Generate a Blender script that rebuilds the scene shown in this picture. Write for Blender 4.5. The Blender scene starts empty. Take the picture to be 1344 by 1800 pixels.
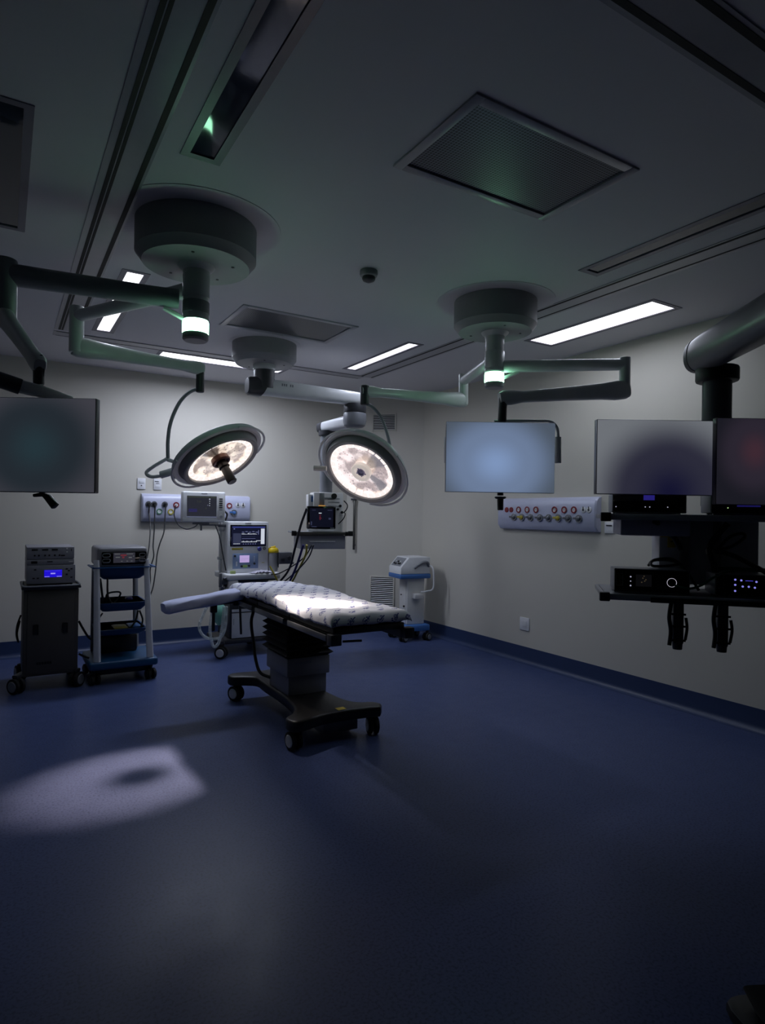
import bpy, bmesh, math, random
from mathutils import Vector, Matrix, Quaternion

random.seed(7)
SC = bpy.context.scene
COL = SC.collection
PI = math.pi
rad = math.radians

# ------------------------------------------------------------------ camera
EYE = Vector((0, 0, 1.49))
FPX = 1095.0
YAW, ROLL, PITCH = rad(31.35), rad(0.9), rad(0.18)
_rh = Vector((math.cos(YAW), -math.sin(YAW), 0))
_fh = Vector((math.sin(YAW), math.cos(YAW), 0))
_up = Vector((0, 0, 1))
FW = _fh * math.cos(PITCH) + _up * math.sin(PITCH)
_u1 = _up * math.cos(PITCH) - _fh * math.sin(PITCH)
RT = _rh * math.cos(ROLL) + _u1 * math.sin(ROLL)
UP = _u1 * math.cos(ROLL) - _rh * math.sin(ROLL)


def P(x, y, d):
    """world point seen at photo pixel x, y at depth d"""
    return EYE + (FW * FPX + RT * (x - 672) - UP * (y - 900)) * (d / FPX)


def PZ(x, y, z):
    r = FW * FPX + RT * (x - 672) - UP * (y - 900)
    return EYE + r * ((z - EYE.z) / r.z)


def PY(x, y, Y):
    r = FW * FPX + RT * (x - 672) - UP * (y - 900)
    return EYE + r * (Y / r.y)


cam = bpy.data.cameras.new('camera')
cam.sensor_fit = 'VERTICAL'
cam.sensor_height = 36.0
cam.lens = FPX / 1800 * 36
cam.clip_start = 0.02
camo = bpy.data.objects.new('camera', cam)
COL.objects.link(camo)
m = Matrix((RT, UP, -FW)).transposed().to_4x4()
m.translation = EYE
camo.matrix_world = m
SC.camera = camo

# ------------------------------------------------------------------ materials
MATS = {}


def lin(c):
    if isinstance(c, str):
        c = c.lstrip('#')
        c = [int(c[i:i + 2], 16) / 255 for i in (0, 2, 4)]
        return tuple(((v / 12.92) if v <= .04045 else ((v + .055) / 1.055) ** 2.4) for v in c)
    return tuple(c)


def mat(name, col, rough=.5, metal=0., var=.08, scale=14., bump=0., coat=0., alpha=1., trans=0.):
    if name in MATS:
        return MATS[name]
    mt = bpy.data.materials.new(name)
    mt.use_nodes = True
    nt = mt.node_tree
    b = nt.nodes['Principled BSDF']
    c = lin(col)
    b.inputs['Roughness'].default_value = rough
    b.inputs['Metallic'].default_value = metal
    b.inputs['Coat Weight'].default_value = coat
    b.inputs['Alpha'].default_value = alpha
    b.inputs['Transmission Weight'].default_value = trans
    tc = nt.nodes.new('ShaderNodeTexCoord')
    nz = nt.nodes.new('ShaderNodeTexNoise')
    nz.inputs['Scale'].default_value = scale
    nz.inputs['Detail'].default_value = 4
    nt.links.new(tc.outputs['Object'], nz.inputs['Vector'])
    mx = nt.nodes.new('ShaderNodeMix')
    mx.data_type = 'RGBA'
    mx.inputs[6].default_value = (*[v * (1 - var) for v in c], 1)
    mx.inputs[7].default_value = (*[min(1, v * (1 + var)) for v in c], 1)
    nt.links.new(nz.outputs['Fac'], mx.inputs[0])
    nt.links.new(mx.outputs[2], b.inputs['Base Color'])
    if bump:
        bp = nt.nodes.new('ShaderNodeBump')
        bp.inputs['Strength'].default_value = bump
        bp.inputs['Distance'].default_value = .003
        nt.links.new(nz.outputs['Fac'], bp.inputs['Height'])
        nt.links.new(bp.outputs['Normal'], b.inputs['Normal'])
    MATS[name] = mt
    return mt


def emat(name, col, strength=1., base='#101014', rough=.25):
    if name in MATS:
        return MATS[name]
    mt = bpy.data.materials.new(name)
    mt.use_nodes = True
    b = mt.node_tree.nodes['Principled BSDF']
    b.inputs['Base Color'].default_value = (*lin(base), 1)
    b.inputs['Roughness'].default_value = rough
    b.inputs['Emission Color'].default_value = (*lin(col), 1)
    b.inputs['Emission Strength'].default_value = strength
    MATS[name] = mt
    return mt


def glow_screen(name, center, radius, c_in, c_mid, c_out, base='#050507', lin_x=None):
    """a lit screen showing a soft blob: colours are what the screen gives off"""
    mt = bpy.data.materials.new(name)
    mt.use_nodes = True
    nt = mt.node_tree
    b = nt.nodes['Principled BSDF']
    b.inputs['Base Color'].default_value = (*lin(base), 1)
    b.inputs['Roughness'].default_value = .6
    b.inputs['Specular IOR Level'].default_value = .05
    tc = nt.nodes.new('ShaderNodeTexCoord')
    mp = nt.nodes.new('ShaderNodeMapping')
    mp.vector_type = 'POINT'
    mp.inputs['Location'].default_value = (-center[0] / radius[0], 0, -center[1] / radius[1])
    mp.inputs['Scale'].default_value = (1 / radius[0], 0, 1 / radius[1])
    nt.links.new(tc.outputs['Generated'], mp.inputs['Vector'])
    ln = nt.nodes.new('ShaderNodeVectorMath')
    ln.operation = 'LENGTH'
    nt.links.new(mp.outputs['Vector'], ln.inputs[0])
    cr = nt.nodes.new('ShaderNodeValToRGB')
    cr.color_ramp.interpolation = 'EASE'
    e = cr.color_ramp.elements
    e[0].color = (*lin(c_in), 1)
    e[1].color = (*lin(c_out), 1)
    k = cr.color_ramp.elements.new(.5)
    k.color = (*lin(c_mid), 1)
    nt.links.new(ln.outputs['Value'], cr.inputs['Fac'])
    out = cr.outputs['Color']
    nt.links.new(out, b.inputs['Emission Color'])
    b.inputs['Emission Strength'].default_value = 1
    return mt


WHITE = mat('white_enamel', '#d9dadc', .35)
OFFW = mat('warm_white_plastic', '#d5d4d2', .4)
ARM = mat('grey_white_lacquer', '#c6c8c9', .32)
SHROUD = mat('shroud_plastic', '#8e8f92', .5)
GREY = mat('grey_plastic', '#7d8086', .4)
MID = mat('mid_grey_metal', '#6a6c72', .35, .5)
DARK = mat('dark_grey_plastic', '#33343a', .42)
BLACK = mat('black_plastic', '#0c0c0e', .4)
RUBBER = mat('black_rubber', '#0a0a0b', .7)
STEEL = mat('brushed_steel', '#8d8f93', .32, .85, var=.05, scale=40)
DSTEEL = mat('dark_steel', '#5d5c58', .38, .8)
BLUE = mat('blue_plastic', '#1c4f86', .4)
LBLUE = mat('light_blue_plastic', '#3f6fb0', .4)
PANELB = mat('blue_grey_panel', '#7f93b8', .4)
YELLOW = mat('yellow_plastic', '#e0c21c', .45)
HOSEB = mat('blue_hose', '#1b1c5c', .45)
HOSEY = mat('yellow_hose', '#a89a35', .5)
RED = mat('red_plastic', '#7c1f2a', .4)
GREENP = mat('green_plastic', '#56806a', .4)
CABIN = mat('taupe_cabinet', '#4a4643', .55)
GLOSSB = mat('gloss_black', '#040405', .12)

# ------------------------------------------------------------------ mesh builder
WM = {}


def cr_path(pts, res=6):
    pts = [Vector(p) for p in pts]
    if len(pts) < 3 or res <= 1:
        return pts
    out = []
    ext = [pts[0] * 2 - pts[1]] + pts + [pts[-1] * 2 - pts[-2]]
    for i in range(1, len(ext) - 2):
        a, b, c, d = ext[i - 1:i + 3]
        for k in range(res):
            t = k / res
            out.append(.5 * ((2 * b) + (c - a) * t + (2 * a - 5 * b + 4 * c - d) * t * t + (3 * b - a - 3 * c + d) * t ** 3))
    out.append(pts[-1])
    return out


class MB:
    def __init__(s):
        s.bm = bmesh.new()
        s.mi = 0

    def _merge(s, t, M=None):
        if M is not None:
            bmesh.ops.transform(t, matrix=M, verts=t.verts)
        mp = {}
        for v in t.verts:
            mp[v] = s.bm.verts.new(v.co)
        for f in t.faces:
            try:
                n = s.bm.faces.new([mp[v] for v in f.verts])
                n.material_index = s.mi
            except ValueError:
                pass
        t.free()
        return s

    def box(s, x0, x1, y0, y1, z0, z1, bev=0., seg=2, M=None):
        t = bmesh.new()
        bmesh.ops.create_cube(t, size=1)
        for v in t.verts:
            v.co = Vector(((x0 + x1) / 2 + v.co.x * (x1 - x0), (y0 + y1) / 2 + v.co.y * (y1 - y0), (z0 + z1) / 2 + v.co.z * (z1 - z0)))
        if bev:
            bmesh.ops.bevel(t, geom=t.edges[:], offset=bev, segments=seg, affect='EDGES', profile=.5)
        return s._merge(t, M)

    def prism(s, poly, z0, z1, M=None, bev=0., seg=2):
        t = bmesh.new()
        a = [t.verts.new((x, y, z0)) for x, y in poly]
        b = [t.verts.new((x, y, z1)) for x, y in poly]
        n = len(poly)
        t.faces.new(a[::-1])
        t.faces.new(b)
        for i in range(n):
            t.faces.new((a[i], a[(i + 1) % n], b[(i + 1) % n], b[i]))
        bmesh.ops.recalc_face_normals(t, faces=t.faces)
        if bev:
            bmesh.ops.bevel(t, geom=[e for e in t.edges if abs(e.verts[0].co.z - e.verts[1].co.z) < 1e-6], offset=bev, segments=seg, affect='EDGES', profile=.5)
        return s._merge(t, M)

    def rings(s, rr, closed=False, caps=True, M=None):
        t = bmesh.new()
        vs = [[t.verts.new(p) for p in r] for r in rr]
        n = len(rr[0])
        L = len(vs)
        for i in range(L if closed else L - 1):
            a, b = vs[i], vs[(i + 1) % L]
            for k in range(n):
                t.faces.new((a[k], a[(k + 1) % n], b[(k + 1) % n], b[k]))
        if caps and not closed:
            t.faces.new(vs[0][::-1])
            t.faces.new(vs[-1])
        bmesh.ops.recalc_face_normals(t, faces=t.faces)
        return s._merge(t, M)

    def lathe(s, prof, M=None, n=40, closed=False, open_=False):
        """profile of (radius, z); revolve about Z"""
        rr = []
        for r, z in prof:
            r = max(r, 1e-5)
            rr.append([(r * math.cos(2 * PI * k / n), r * math.sin(2 * PI * k / n), z) for k in range(n)])
        return s.rings(rr, closed, not closed and not open_, M)

    def cyl(s, p0, p1, r0, r1=None, n=24, bev=0.):
        p0, p1 = Vector(p0), Vector(p1)
        r1 = r0 if r1 is None else r1
        d = p1 - p0
        L = d.length
        M = Matrix.Translation(p0) @ d.to_track_quat('Z', 'Y').to_matrix().to_4x4()
        if bev:
            pr = [(r0 - bev, 0), (r0 - bev * .3, bev * .3), (r0, bev), (r1, L - bev), (r1 - bev * .3, L - bev * .3), (r1 - bev, L)]
        else:
            pr = [(r0, 0), (r1, L)]
        return s.lathe(pr, M, n)

    def tube(s, pts, r, n=10, res=6):
        pts = cr_path(pts, res)
        rr = []
        nrm = None
        for i, p in enumerate(pts):
            d = (pts[min(i + 1, len(pts) - 1)] - pts[max(i - 1, 0)]).normalized()
            if nrm is None:
                nrm = d.orthogonal().normalized()
            else:
                nrm = (nrm - d * nrm.dot(d)).normalized()
            bn = d.cross(nrm)
            q = r(i / (len(pts) - 1)) if callable(r) else r
            rr.append([p + (nrm * math.cos(2 * PI * k / n) + bn * math.sin(2 * PI * k / n)) * q for k in range(n)])
        return s.rings(rr)

    def loft(s, secs, n=24, ex=2.6, up=(0, 0, 1)):
        """secs: (point, width, height) boxes with round corners along a path"""
        up = Vector(up)
        rr = []
        P_ = [Vector(q[0]) for q in secs]
        for i, (p, w, h) in enumerate(secs):
            d = (P_[min(i + 1, len(P_) - 1)] - P_[max(i - 1, 0)]).normalized()
            sd = d.cross(up).normalized()
            u = sd.cross(d).normalized()
            ring = []
            for k in range(n):
                a = 2 * PI * k / n
                c, q = math.cos(a), math.sin(a)
                x = math.copysign(abs(c) ** (2 / ex), c) * w / 2
                y = math.copysign(abs(q) ** (2 / ex), q) * h / 2
                ring.append(Vector(p) + sd * x + u * y)
            rr.append(ring)
        return s.rings(rr)

    def sphere(s, c, r, sc=(1, 1, 1), n=20):
        t = bmesh.new()
        bmesh.ops.create_uvsphere(t, u_segments=n, v_segments=n // 2, radius=r)
        M = Matrix.Translation(Vector(c)) @ Matrix.Diagonal((*sc, 1))
        return s._merge(t, M)

    def quad(s, *p):
        vs = [s.bm.verts.new(q) for q in p]
        f = s.bm.faces.new(vs)
        f.material_index = s.mi
        return s

    def build(s, name, mats, parent=None, world=False):
        me = bpy.data.meshes.new(name)
        if world and parent is not None:
            bmesh.ops.transform(s.bm, matrix=WM[parent.name].inverted(), verts=s.bm.verts)
        s.bm.to_mesh(me)
        s.bm.free()
        for mm in (mats if isinstance(mats, (list, tuple)) else [mats]):
            me.materials.append(mm)
        for p in me.polygons:
            p.use_smooth = True
        try:
            me.set_sharp_from_angle(angle=rad(38))
        except Exception:
            pass
        o = bpy.data.objects.new(name, me)
        COL.objects.link(o)
        if parent is not None:
            o.parent = parent
            WM[o.name] = WM[parent.name]
        else:
            WM[o.name] = Matrix.Identity(4)
        return o


def tag(o, label, cat, group=None):
    o['label'] = label
    o['category'] = cat
    if group:
        o['group'] = group
    return o


def thing(name, label, cat, loc=(0, 0, 0), rotz=0., group=None, M=None):
    o = bpy.data.objects.new(name, None)
    o.empty_display_size = .1
    COL.objects.link(o)
    if M is None:
        M = Matrix.Translation(Vector(loc)) @ Matrix.Rotation(rotz, 4, 'Z')
    o.matrix_world = M
    WM[o.name] = M.copy()
    return tag(o, label, cat, group)


def struct(o):
    o['kind'] = 'structure'
    return o


def dup(root, M, label, group=None):
    r = root.copy()
    COL.objects.link(r)
    r.matrix_world = M
    WM[r.name] = M.copy()
    r['label'] = label
    if group:
        r['group'] = group
    for ch in list(root.children):
        c = ch.copy()
        COL.objects.link(c)
        c.parent = r
        WM[c.name] = M.copy()
        for g in list(ch.children):
            d = g.copy()
            COL.objects.link(d)
            d.parent = c
    return r


TR = Matrix.Translation


def RZ(a):
    return Matrix.Rotation(a, 4, 'Z')


def RX(a):
    return Matrix.Rotation(a, 4, 'X')


def RY(a):
    return Matrix.Rotation(a, 4, 'Y')


def rect(b, x0, x1, z0, z1, y):
    b.quad((x0, y, z0), (x1, y, z0), (x1, y, z1), (x0, y, z1))


def caster(parent, x, y, r=.06, rz=0., tire=RUBBER, hub=None, w=.05, top=None):
    """twin wheel swivel caster in the parent's frame, wheel axis along local x turned by rz"""
    M = TR((x, y, 0)) @ RZ(rz)
    t = top or r * 2.15
    b = MB()
    for sx in (-1, 1):
        b.rings([[M @ Vector((sx * (w * .5) + dx, rr * math.cos(2 * PI * k / 28), r + rr * math.sin(2 * PI * k / 28))) for k in range(28)] for dx, rr in ((-.014, r * .86), (-.010, r), (.010, r), (.014, r * .86))])
    b.cyl(M @ Vector((-w * .5, 0, r)), M @ Vector((w * .5, 0, r)), r * .25, n=12)
    b.box(-w * .2, w * .2, -r * .35, r * .35, r, t - .01, .006, M=M)
    b.cyl(M @ Vector((0, 0, t - .03)), M @ Vector((0, 0, t)), r * .4, n=16)
    o = b.build('caster', tire, parent)
    for sx in (-1, 1):
        h = MB()
        c = sx * (w * .5 + .0145)
        h.cyl(M @ Vector((c - sx * .002, 0, r)), M @ Vector((c + sx * .004, 0, r)), r * .72, r * .62, n=24)
        h.build('wheel_cover', hub or OFFW, o)
    return o


# ------------------------------------------------------------------ the room
XL, XR, YB, YF, ZC = -.95, 4.55, 7.2, -.95, 3.0
CXA, CYB = 3.84, 6.49     # the cut corner runs from (CXA, YB) to (XR, CYB)

wall_m = mat('wall_paint', '#c9c5ba', .55, var=.02, scale=3)
ceil_m = mat('ceiling_paint', '#d2d0d4', .6, var=.02, scale=3)
skirt_m = mat('blue_coved_vinyl', '#2a3a5e', .45, var=.05, scale=20)

fm = bpy.data.materials.new('blue_vinyl_floor')
fm.use_nodes = True
nt = fm.node_tree
bs = nt.nodes['Principled BSDF']
tc = nt.nodes.new('ShaderNodeTexCoord')
n1 = nt.nodes.new('ShaderNodeTexNoise')
n1.inputs['Scale'].default_value = 90
n1.inputs['Detail'].default_value = 3
n2 = nt.nodes.new('ShaderNodeTexNoise')
n2.inputs['Scale'].default_value = 9
nt.links.new(tc.outputs['Object'], n1.inputs['Vector'])
nt.links.new(tc.outputs['Object'], n2.inputs['Vector'])
r1 = nt.nodes.new('ShaderNodeValToRGB')
r1.color_ramp.elements[0].position = .34
r1.color_ramp.elements[0].color = (*lin('#323d5e'), 1)
r1.color_ramp.elements[1].position = .52
r1.color_ramp.elements[1].color = (*lin('#434f76'), 1)
nt.links.new(n1.outputs['Fac'], r1.inputs['Fac'])
nt.links.new(r1.outputs['Color'], bs.inputs['Base Color'])
mr = nt.nodes.new('ShaderNodeMapRange')
bs.inputs['Specular IOR Level'].default_value = .15
mr.inputs['To Min'].default_value = .30
mr.inputs['To Max'].default_value = .42
nt.links.new(n2.outputs['Fac'], mr.inputs['Value'])
nt.links.new(mr.outputs['Result'], bs.inputs['Roughness'])

b = MB()
b.box(XL - .1, XR + .1, YF - .1, YB + .1, -.1, 0)
struct(b.build('floor', fm))

# holes in the ceiling for recessed lights and air panels
LIGHTS = [  # x0,x1,y0,y1,on
    (.635, .765, 1.48, 2.68, 0), (.635, .765, 4.2, 5.74, 1),
    (3.0, 3.13, 1.42, 2.62, 0), (3.02, 3.15, 4.56, 5.76, 1),
    (1.26, 2.53, 6.13, 6.37, 1), (3.82, 4.11, 2.72, 3.93, 1), (-.24, .06, 2.70, 3.91, 0)]
PANELS = [(1.43, 2.32, 1.74, 2.28), (1.48, 2.42, 4.41, 4.98)]
holes = [l[:4] for l in LIGHTS] + PANELS
xs = sorted({XL - .1, XR + .1, *[h[0] for h in holes], *[h[1] for h in holes]})
ys = sorted({YF - .1, YB + .1, *[h[2] for h in holes], *[h[3] for h in holes]})
b = MB()
for i in range(len(xs) - 1):
    for j in range(len(ys) - 1):
        cx, cy = (xs[i] + xs[i + 1]) / 2, (ys[j] + ys[j + 1]) / 2
        if any(h[0] < cx < h[1] and h[2] < cy < h[3] for h in holes):
            continue
        b.quad((xs[i], ys[j], ZC), (xs[i], ys[j + 1], ZC), (xs[i + 1], ys[j + 1], ZC), (xs[i + 1], ys[j], ZC))
struct(b.build('ceiling', ceil_m))

b = MB()
b.box(XL - .1, CXA + .02, YB, YB + .1, 0, ZC + .1)
struct(b.build('wall_back', wall_m))
b = MB()
b.box(XR, XR + .1, YF - .1, CYB + .02, 0, ZC + .1)
struct(b.build('wall_right', wall_m))
cl = math.hypot(XR - CXA, YB - CYB)
CM = TR((CXA, YB, 0)) @ RZ(-PI / 4)       # corner frame: local x along the cut, -y into the room
b = MB()
b.box(-.0, cl, 0, .1, 0, ZC + .1, M=CM)
struct(b.build('wall_corner', wall_m))
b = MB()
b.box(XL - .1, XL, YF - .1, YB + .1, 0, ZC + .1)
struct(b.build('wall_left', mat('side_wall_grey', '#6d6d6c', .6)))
b = MB()
b.box(XL, XR, YF - .1, YF, 0, ZC + .1)
struct(b.build('wall_front', mat('front_wall_dark', '#2a2b2f', .6)))


def skirt(name, p0, p1):
    """coved vinyl upstand that curves into the floor"""
    p0, p1 = Vector(p0), Vector(p1)
    d = (p1 - p0).normalized()
    n = Vector((d.y, -d.x, 0))      # into the room (to the right of p0->p1)
    prof = [(.0, .165), (.004, .165), (.004, .05)] + [(.05 - .046 * math.cos(a), .05 - .049 * math.sin(a)) for a in [rad(15 * k) for k in range(1, 7)]] + [(.05, 0), (0, 0)]
    b = MB()
    b.rings([[p + n * a + Vector((0, 0, z)) for a, z in prof] for p in (p0, p1)])
    return struct(b.build(name, skirt_m))


skirt('baseboard_back', (XL, YB, 0), (CXA, YB, 0))
skirt('baseboard_corner', (CXA, YB, 0), (XR, CYB, 0))
skirt('baseboard_right', (XR, CYB, 0), (XR, YF, 0))
skirt('baseboard_left', (XL, YF, 0), (XL, YB, 0))

# slotted ceiling strips: a rectangle of twin dark slots
trim_m = mat('ceiling_strip', '#a2a1a8', .3)
slot_m = mat('slot_black', '#060608', .7)


def strip(n, x0, x1, y0, y1, along_y, slots, z=ZC):
    b = MB()
    b.box(x0, x1, y0, y1, z - .004, z - .0005)
    b.mi = 1
    for a, c in slots:
        if along_y:
            b.box(a, c, y0 + .02, y1 - .02, z - .006, z - .0042)
        else:
            b.box(x0 + .02, x1 - .02, a, c, z - .006, z - .0042)
    struct(b.build(f'trim_{n}', [trim_m, slot_m]))


strip(1, .345, .53, .95, 5.9, True, [(.374, .392), (.397, .411), (.494, .517)])
strip(2, 3.31, 3.49, 1.25, 5.98, True, [(3.325, 3.342), (3.452, 3.464)])
strip(3, .345, 3.38, 5.95, 6.10, False, [(5.955, 5.960), (6.085, 6.090)])
strip(4, .60, 3.30, 1.04, 1.23, False, [(1.055, 1.08), (1.185, 1.21)])

# recessed ceiling lights
lit_m = emat('lit_diffuser', (.95, .95, 1.0), 2.5, '#dddddd')
off_m = mat('unlit_diffuser', '#2c3242', .06)
frame_m = mat('light_frame', '#6c6878', .4)
LN = ['dark narrow ceiling light in the near left row, not lit', 'lit narrow ceiling light behind the left boom arms',
      'dark narrow ceiling light above the right slotted strip, not lit', 'lit narrow ceiling light before the cut corner, right row',
      'lit wide ceiling light close along the back wall', 'large lit ceiling light close along the right wall',
      'dark wide ceiling light at the left edge, not lit']
for (x0, x1, y0, y1, on), lb in zip(LIGHTS, LN):
    t = thing('ceiling_light', lb, 'ceiling light', ((x0 + x1) / 2, (y0 + y1) / 2, ZC), 0, 'recessed ceiling lights')
    w, l = (x1 - x0) / 2, (y1 - y0) / 2
    b = MB()
    hgt = .014
    f = .015
    for (a, c, d, e) in ((-w, -w + f, -l, l), (w - f, w, -l, l), (-w + f, w - f, -l, -l + f), (-w + f, w - f, l - f, l)):
        b.box(a, c, d, e, 0.0, hgt)
    o = .02     # thin flange on the ceiling
    for (a, c, d, e) in ((-w - o, -w + f, -l - o, l + o), (w - f, w + o, -l - o, l + o), (-w + f, w - f, -l - o, -l + f), (-w + f, w - f, l - f, l + o)):
        b.box(a, c, d, e, -.004, -.0005)
    b.build('frame', frame_m, t)
    b = MB()
    b.box(-w + f, w - f, -l + f, l - f, hgt - .012, hgt)
    b.build('diffuser', lit_m if on else off_m, t)

# perforated air panels
pm = bpy.data.materials.new('perforated_sheet')
pm.use_nodes = True
nt = pm.node_tree
bs = nt.nodes['Principled BSDF']
bs.inputs['Roughness'].default_value = .35
bs.inputs['Metallic'].default_value = .3
tc = nt.nodes.new('ShaderNodeTexCoord')
vo = nt.nodes.new('ShaderNodeTexVoronoi')
vo.inputs['Scale'].default_value = 70
vo.inputs['Randomness'].default_value = 0
nt.links.new(tc.outputs['Object'], vo.inputs['Vector'])
r1 = nt.nodes.new('ShaderNodeValToRGB')
r1.color_ramp.elements[0].position = .36
r1.color_ramp.elements[0].color = (.01, .01, .012, 1)
r1.color_ramp.elements[1].position = .42
r1.color_ramp.elements[1].color = (.17, .17, .20, 1)
nt.links.new(vo.outputs['Distance'], r1.inputs['Fac'])
nt.links.new(r1.outputs['Color'], bs.inputs['Base Color'])
for (x0, x1, y0, y1), lb in zip(PANELS, ['large perforated air panel in the ceiling, nearest the viewer', 'perforated air panel in the ceiling behind the left boom, over the small drum']):
    t = thing('ceiling_air_vent', lb, 'air vent', ((x0 + x1) / 2, (y0 + y1) / 2, ZC), 0, 'ceiling air panels')
    w, l = (x1 - x0) / 2, (y1 - y0) / 2
    b = MB()
    f = .035
    for (a, c, d, e) in ((-w - .01, -w + f, -l - .01, l + .01), (w - f, w + .01, -l - .01, l + .01), (-w + f, w - f, -l - .01, -l + f), (-w + f, w - f, l - f, l + .01)):
        b.box(a, c, d, e, -.008, .02, .003)
    b.build('frame', trim_m, t)
    b = MB()
    b.box(-w + f, w - f, -l + f, l - f, .0, .006)
    b.build('grille', pm, t)

# smoke detector
t = thing('smoke_detector', 'small dark round smoke detector on the ceiling between the drums', 'smoke detector', (1.92, 3.36, ZC))
b = MB()
b.lathe([(.055, -.001), (.057, -.02), (.052, -.034), (.044, -.038)], n=28)
b.build('base', GREY, t)
b = MB()
b.lathe([(.040, -.038), (.042, -.05), (.036, -.062), (.015, -.072), (0, -.073)], n=24)
b.build('sensor_dome', DARK, t)

# ------------------------------------------------------------------ wall fittings


def louvre(name, label, M, w, h, n):
    t = thing(name, label, 'air vent', M=M)
    b = MB()
    f = .018
    for (x0, x1, z0, z1) in ((-w / 2, -w / 2 + f, 0, h), (w / 2 - f, w / 2, 0, h), (-w / 2 + f, w / 2 - f, 0, f), (-w / 2 + f, w / 2 - f, h - f, h)):
        b.box(x0, x1, -.014, -.001, z0, z1, .002)
    b.build('frame', wall_m, t)
    b = MB()
    b.box(-w / 2 + f, w / 2 - f, -.003, -.001, f, h - f)
    b.build('dark_opening', BLACK, t)
    for k in range(n):
        z = f + (h - 2 * f) * (k + .5) / n
        b = MB()
        q = (h - 2 * f) / n
        b.box(-w / 2 + f, w / 2 - f, -.013, -.0125 + .0015, -q * .32, q * .32, M=TR((0, -.004, z)) @ RX(rad(-38)) @ TR((0, .012, 0)))
        b.build('slat', OFFW, t)


louvre('wall_air_vent', 'small louvred air vent high on the cut corner wall', CM @ TR((.485, 0, 2.555)), .32, .23, 9)
louvre('wall_air_vent', 'tall louvred air vent low on the cut corner wall, beside the blue trolley machine', CM @ TR((.49, 0, .19)), .33, .5, 19)

# medical gas and power rails
panel_m = mat('lilac_white_panel', '#c3c6dc', .3)


def ring(b, x, z, r0, r1, y, d=.006):
    b.lathe([(r0, 0), (r1, 0), (r1, d), (r0, d)], TR((x, y, z)) @ RX(PI / 2), 20, True)


def gas_panel(M, label, w, h, outlets, lever, plugs):
    t = thing('medical_wall_panel', label, 'medical wall panel', M=M)
    b = MB()
    d = .075
    prof = [(0, 0), (-d * .55, .005), (-d, .05), (-d, h - .085)] + [(-d + .055 * (1 - math.cos(a)), h - .085 + .08 * math.sin(a)) for a in [rad(15 * k) for k in range(1, 6)]] + [(0, h)]
    rr = []
    for x, k in ((-w / 2, .82), (-w / 2 + .012, 1), (w / 2 - .012, 1), (w / 2, .82)):
        rr.append([Vector((x, yy * k - .001, (zz - h / 2) * (1 if k == 1 else .98) + h / 2)) for yy, zz in prof])
    b.rings(rr)
    b.build('housing', panel_m, t)
    y = -d - .0015
    for x, z, kind in outlets:
        b = MB()
        if kind == 'red':
            b.lathe([(.027, 0), (.027, .006), (.0, .008)], TR((x, y, z)) @ RX(PI / 2), 20)
            b.build('red_socket', RED, t)
            continue
        b.mi = 0
        ring(b, x, z, .02, .032, y, .008)
        b.mi = 1
        b.lathe([(.0199, 0), (.0199, .004), (0, .004)], TR((x, y, z)) @ RX(PI / 2), 20)
        b.mi = 2
        for s in (-.006, .006):
            b.lathe([(.003, .004), (.003, .0052), (0, .0052)], TR((x + s, y, z)) @ RX(PI / 2), 8)
        outer = {'rr': RED, 'gr': GREENP, 'yr': HOSEY, 'dk': MID, 'pl': GREY}[kind]
        b.build('power_socket', [outer, WHITE, BLACK], t)
    for x, z, col in lever:
        b = MB()
        ring(b, x, z, .021, .036, y, .012)
        b.mi = 1
        b.lathe([(.0209, 0), (.0209, .02), (.012, .026), (0, .026)], TR((x, y, z)) @ RX(PI / 2), 20)
        b.box(x - .055, x - .015, y - .024, y - .012, z - .006, z + .014, .003)
        b.build('gas_outlet', [STEEL, col], t)
    for x, z in plugs:
        b = MB()
        b.lathe([(.028, 0), (.028, .004), (.024, .006), (0, .006)], TR((x, y, z)) @ RX(PI / 2), 20)
        b.mi = 1
        b.lathe([(.009, .006), (.009, .012), (0, .012)], TR((x, y, z)) @ RX(PI / 2), 12)
        b.box(x - .003, x + .003, y - .011, y - .006, z + .008, z + .03)
        b.build('earth_terminal', [WHITE, DARK], t)
    return t


# right wall: local x runs towards -Y (left to right as seen)
MR = TR((XR, 4.365, 1.355)) @ RZ(-PI / 2)
gas_panel(MR, 'long lilac-white medical gas panel on the right wall, below the bright monitor', 1.28, .32,
          [(-.495, .199, 'red'), (-.427, .199, 'red'), (-.319, .2, 'rr'), (-.199, .2, 'rr'), (-.078, .2, 'rr'), (.162, .2, 'rr'), (.282, .2, 'rr'), (.397, .2, 'rr')],
          [(-.384, .123, MID), (-.269, .123, HOSEY), (-.15, .122, MID), (-.023, .122, MID), (.091, .122, MID), (.213, .121, HOSEY), (.334, .121, MID), (.458, .12, MID)],
          [(.508, .2), (.569, .2)])
MBk = TR((1.9, YB, 1.365))
gas_panel(MBk, 'lilac-white medical socket panel on the back wall behind the white patient monitor', 1.22, .31,
          [(-.546, .193, 'dk'), (-.487, .193, 'dk'), (-.375, .192, 'dk'), (-.252, .19, 'rr'), (.35, .193, 'rr'), (-.431, .114, 'gr'), (-.31, .112, 'yr')],
          [(.406, .112, LBLUE)], [(.452, .2), (.514, .2)])

sw_m = mat('switch_white', '#dfdfe2', .3)


def wall_plate(label, M, w, h, parts):
    t = thing('wall_switch' if 'switch' in label else 'wall_outlet', label, 'wall plate', M=M)
    b = MB()
    b.box(-w / 2, w / 2, -.012, -.0005, -h / 2, h / 2, .004)
    b.build('plate', sw_m, t)
    for (x, z, ww, hh, mm, nm) in parts:
        b = MB()
        b.box(x - ww / 2, x + ww / 2, -.0155, -.0115, z - hh / 2, z + hh / 2, .001)
        b.build(nm, mm, t)


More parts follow.
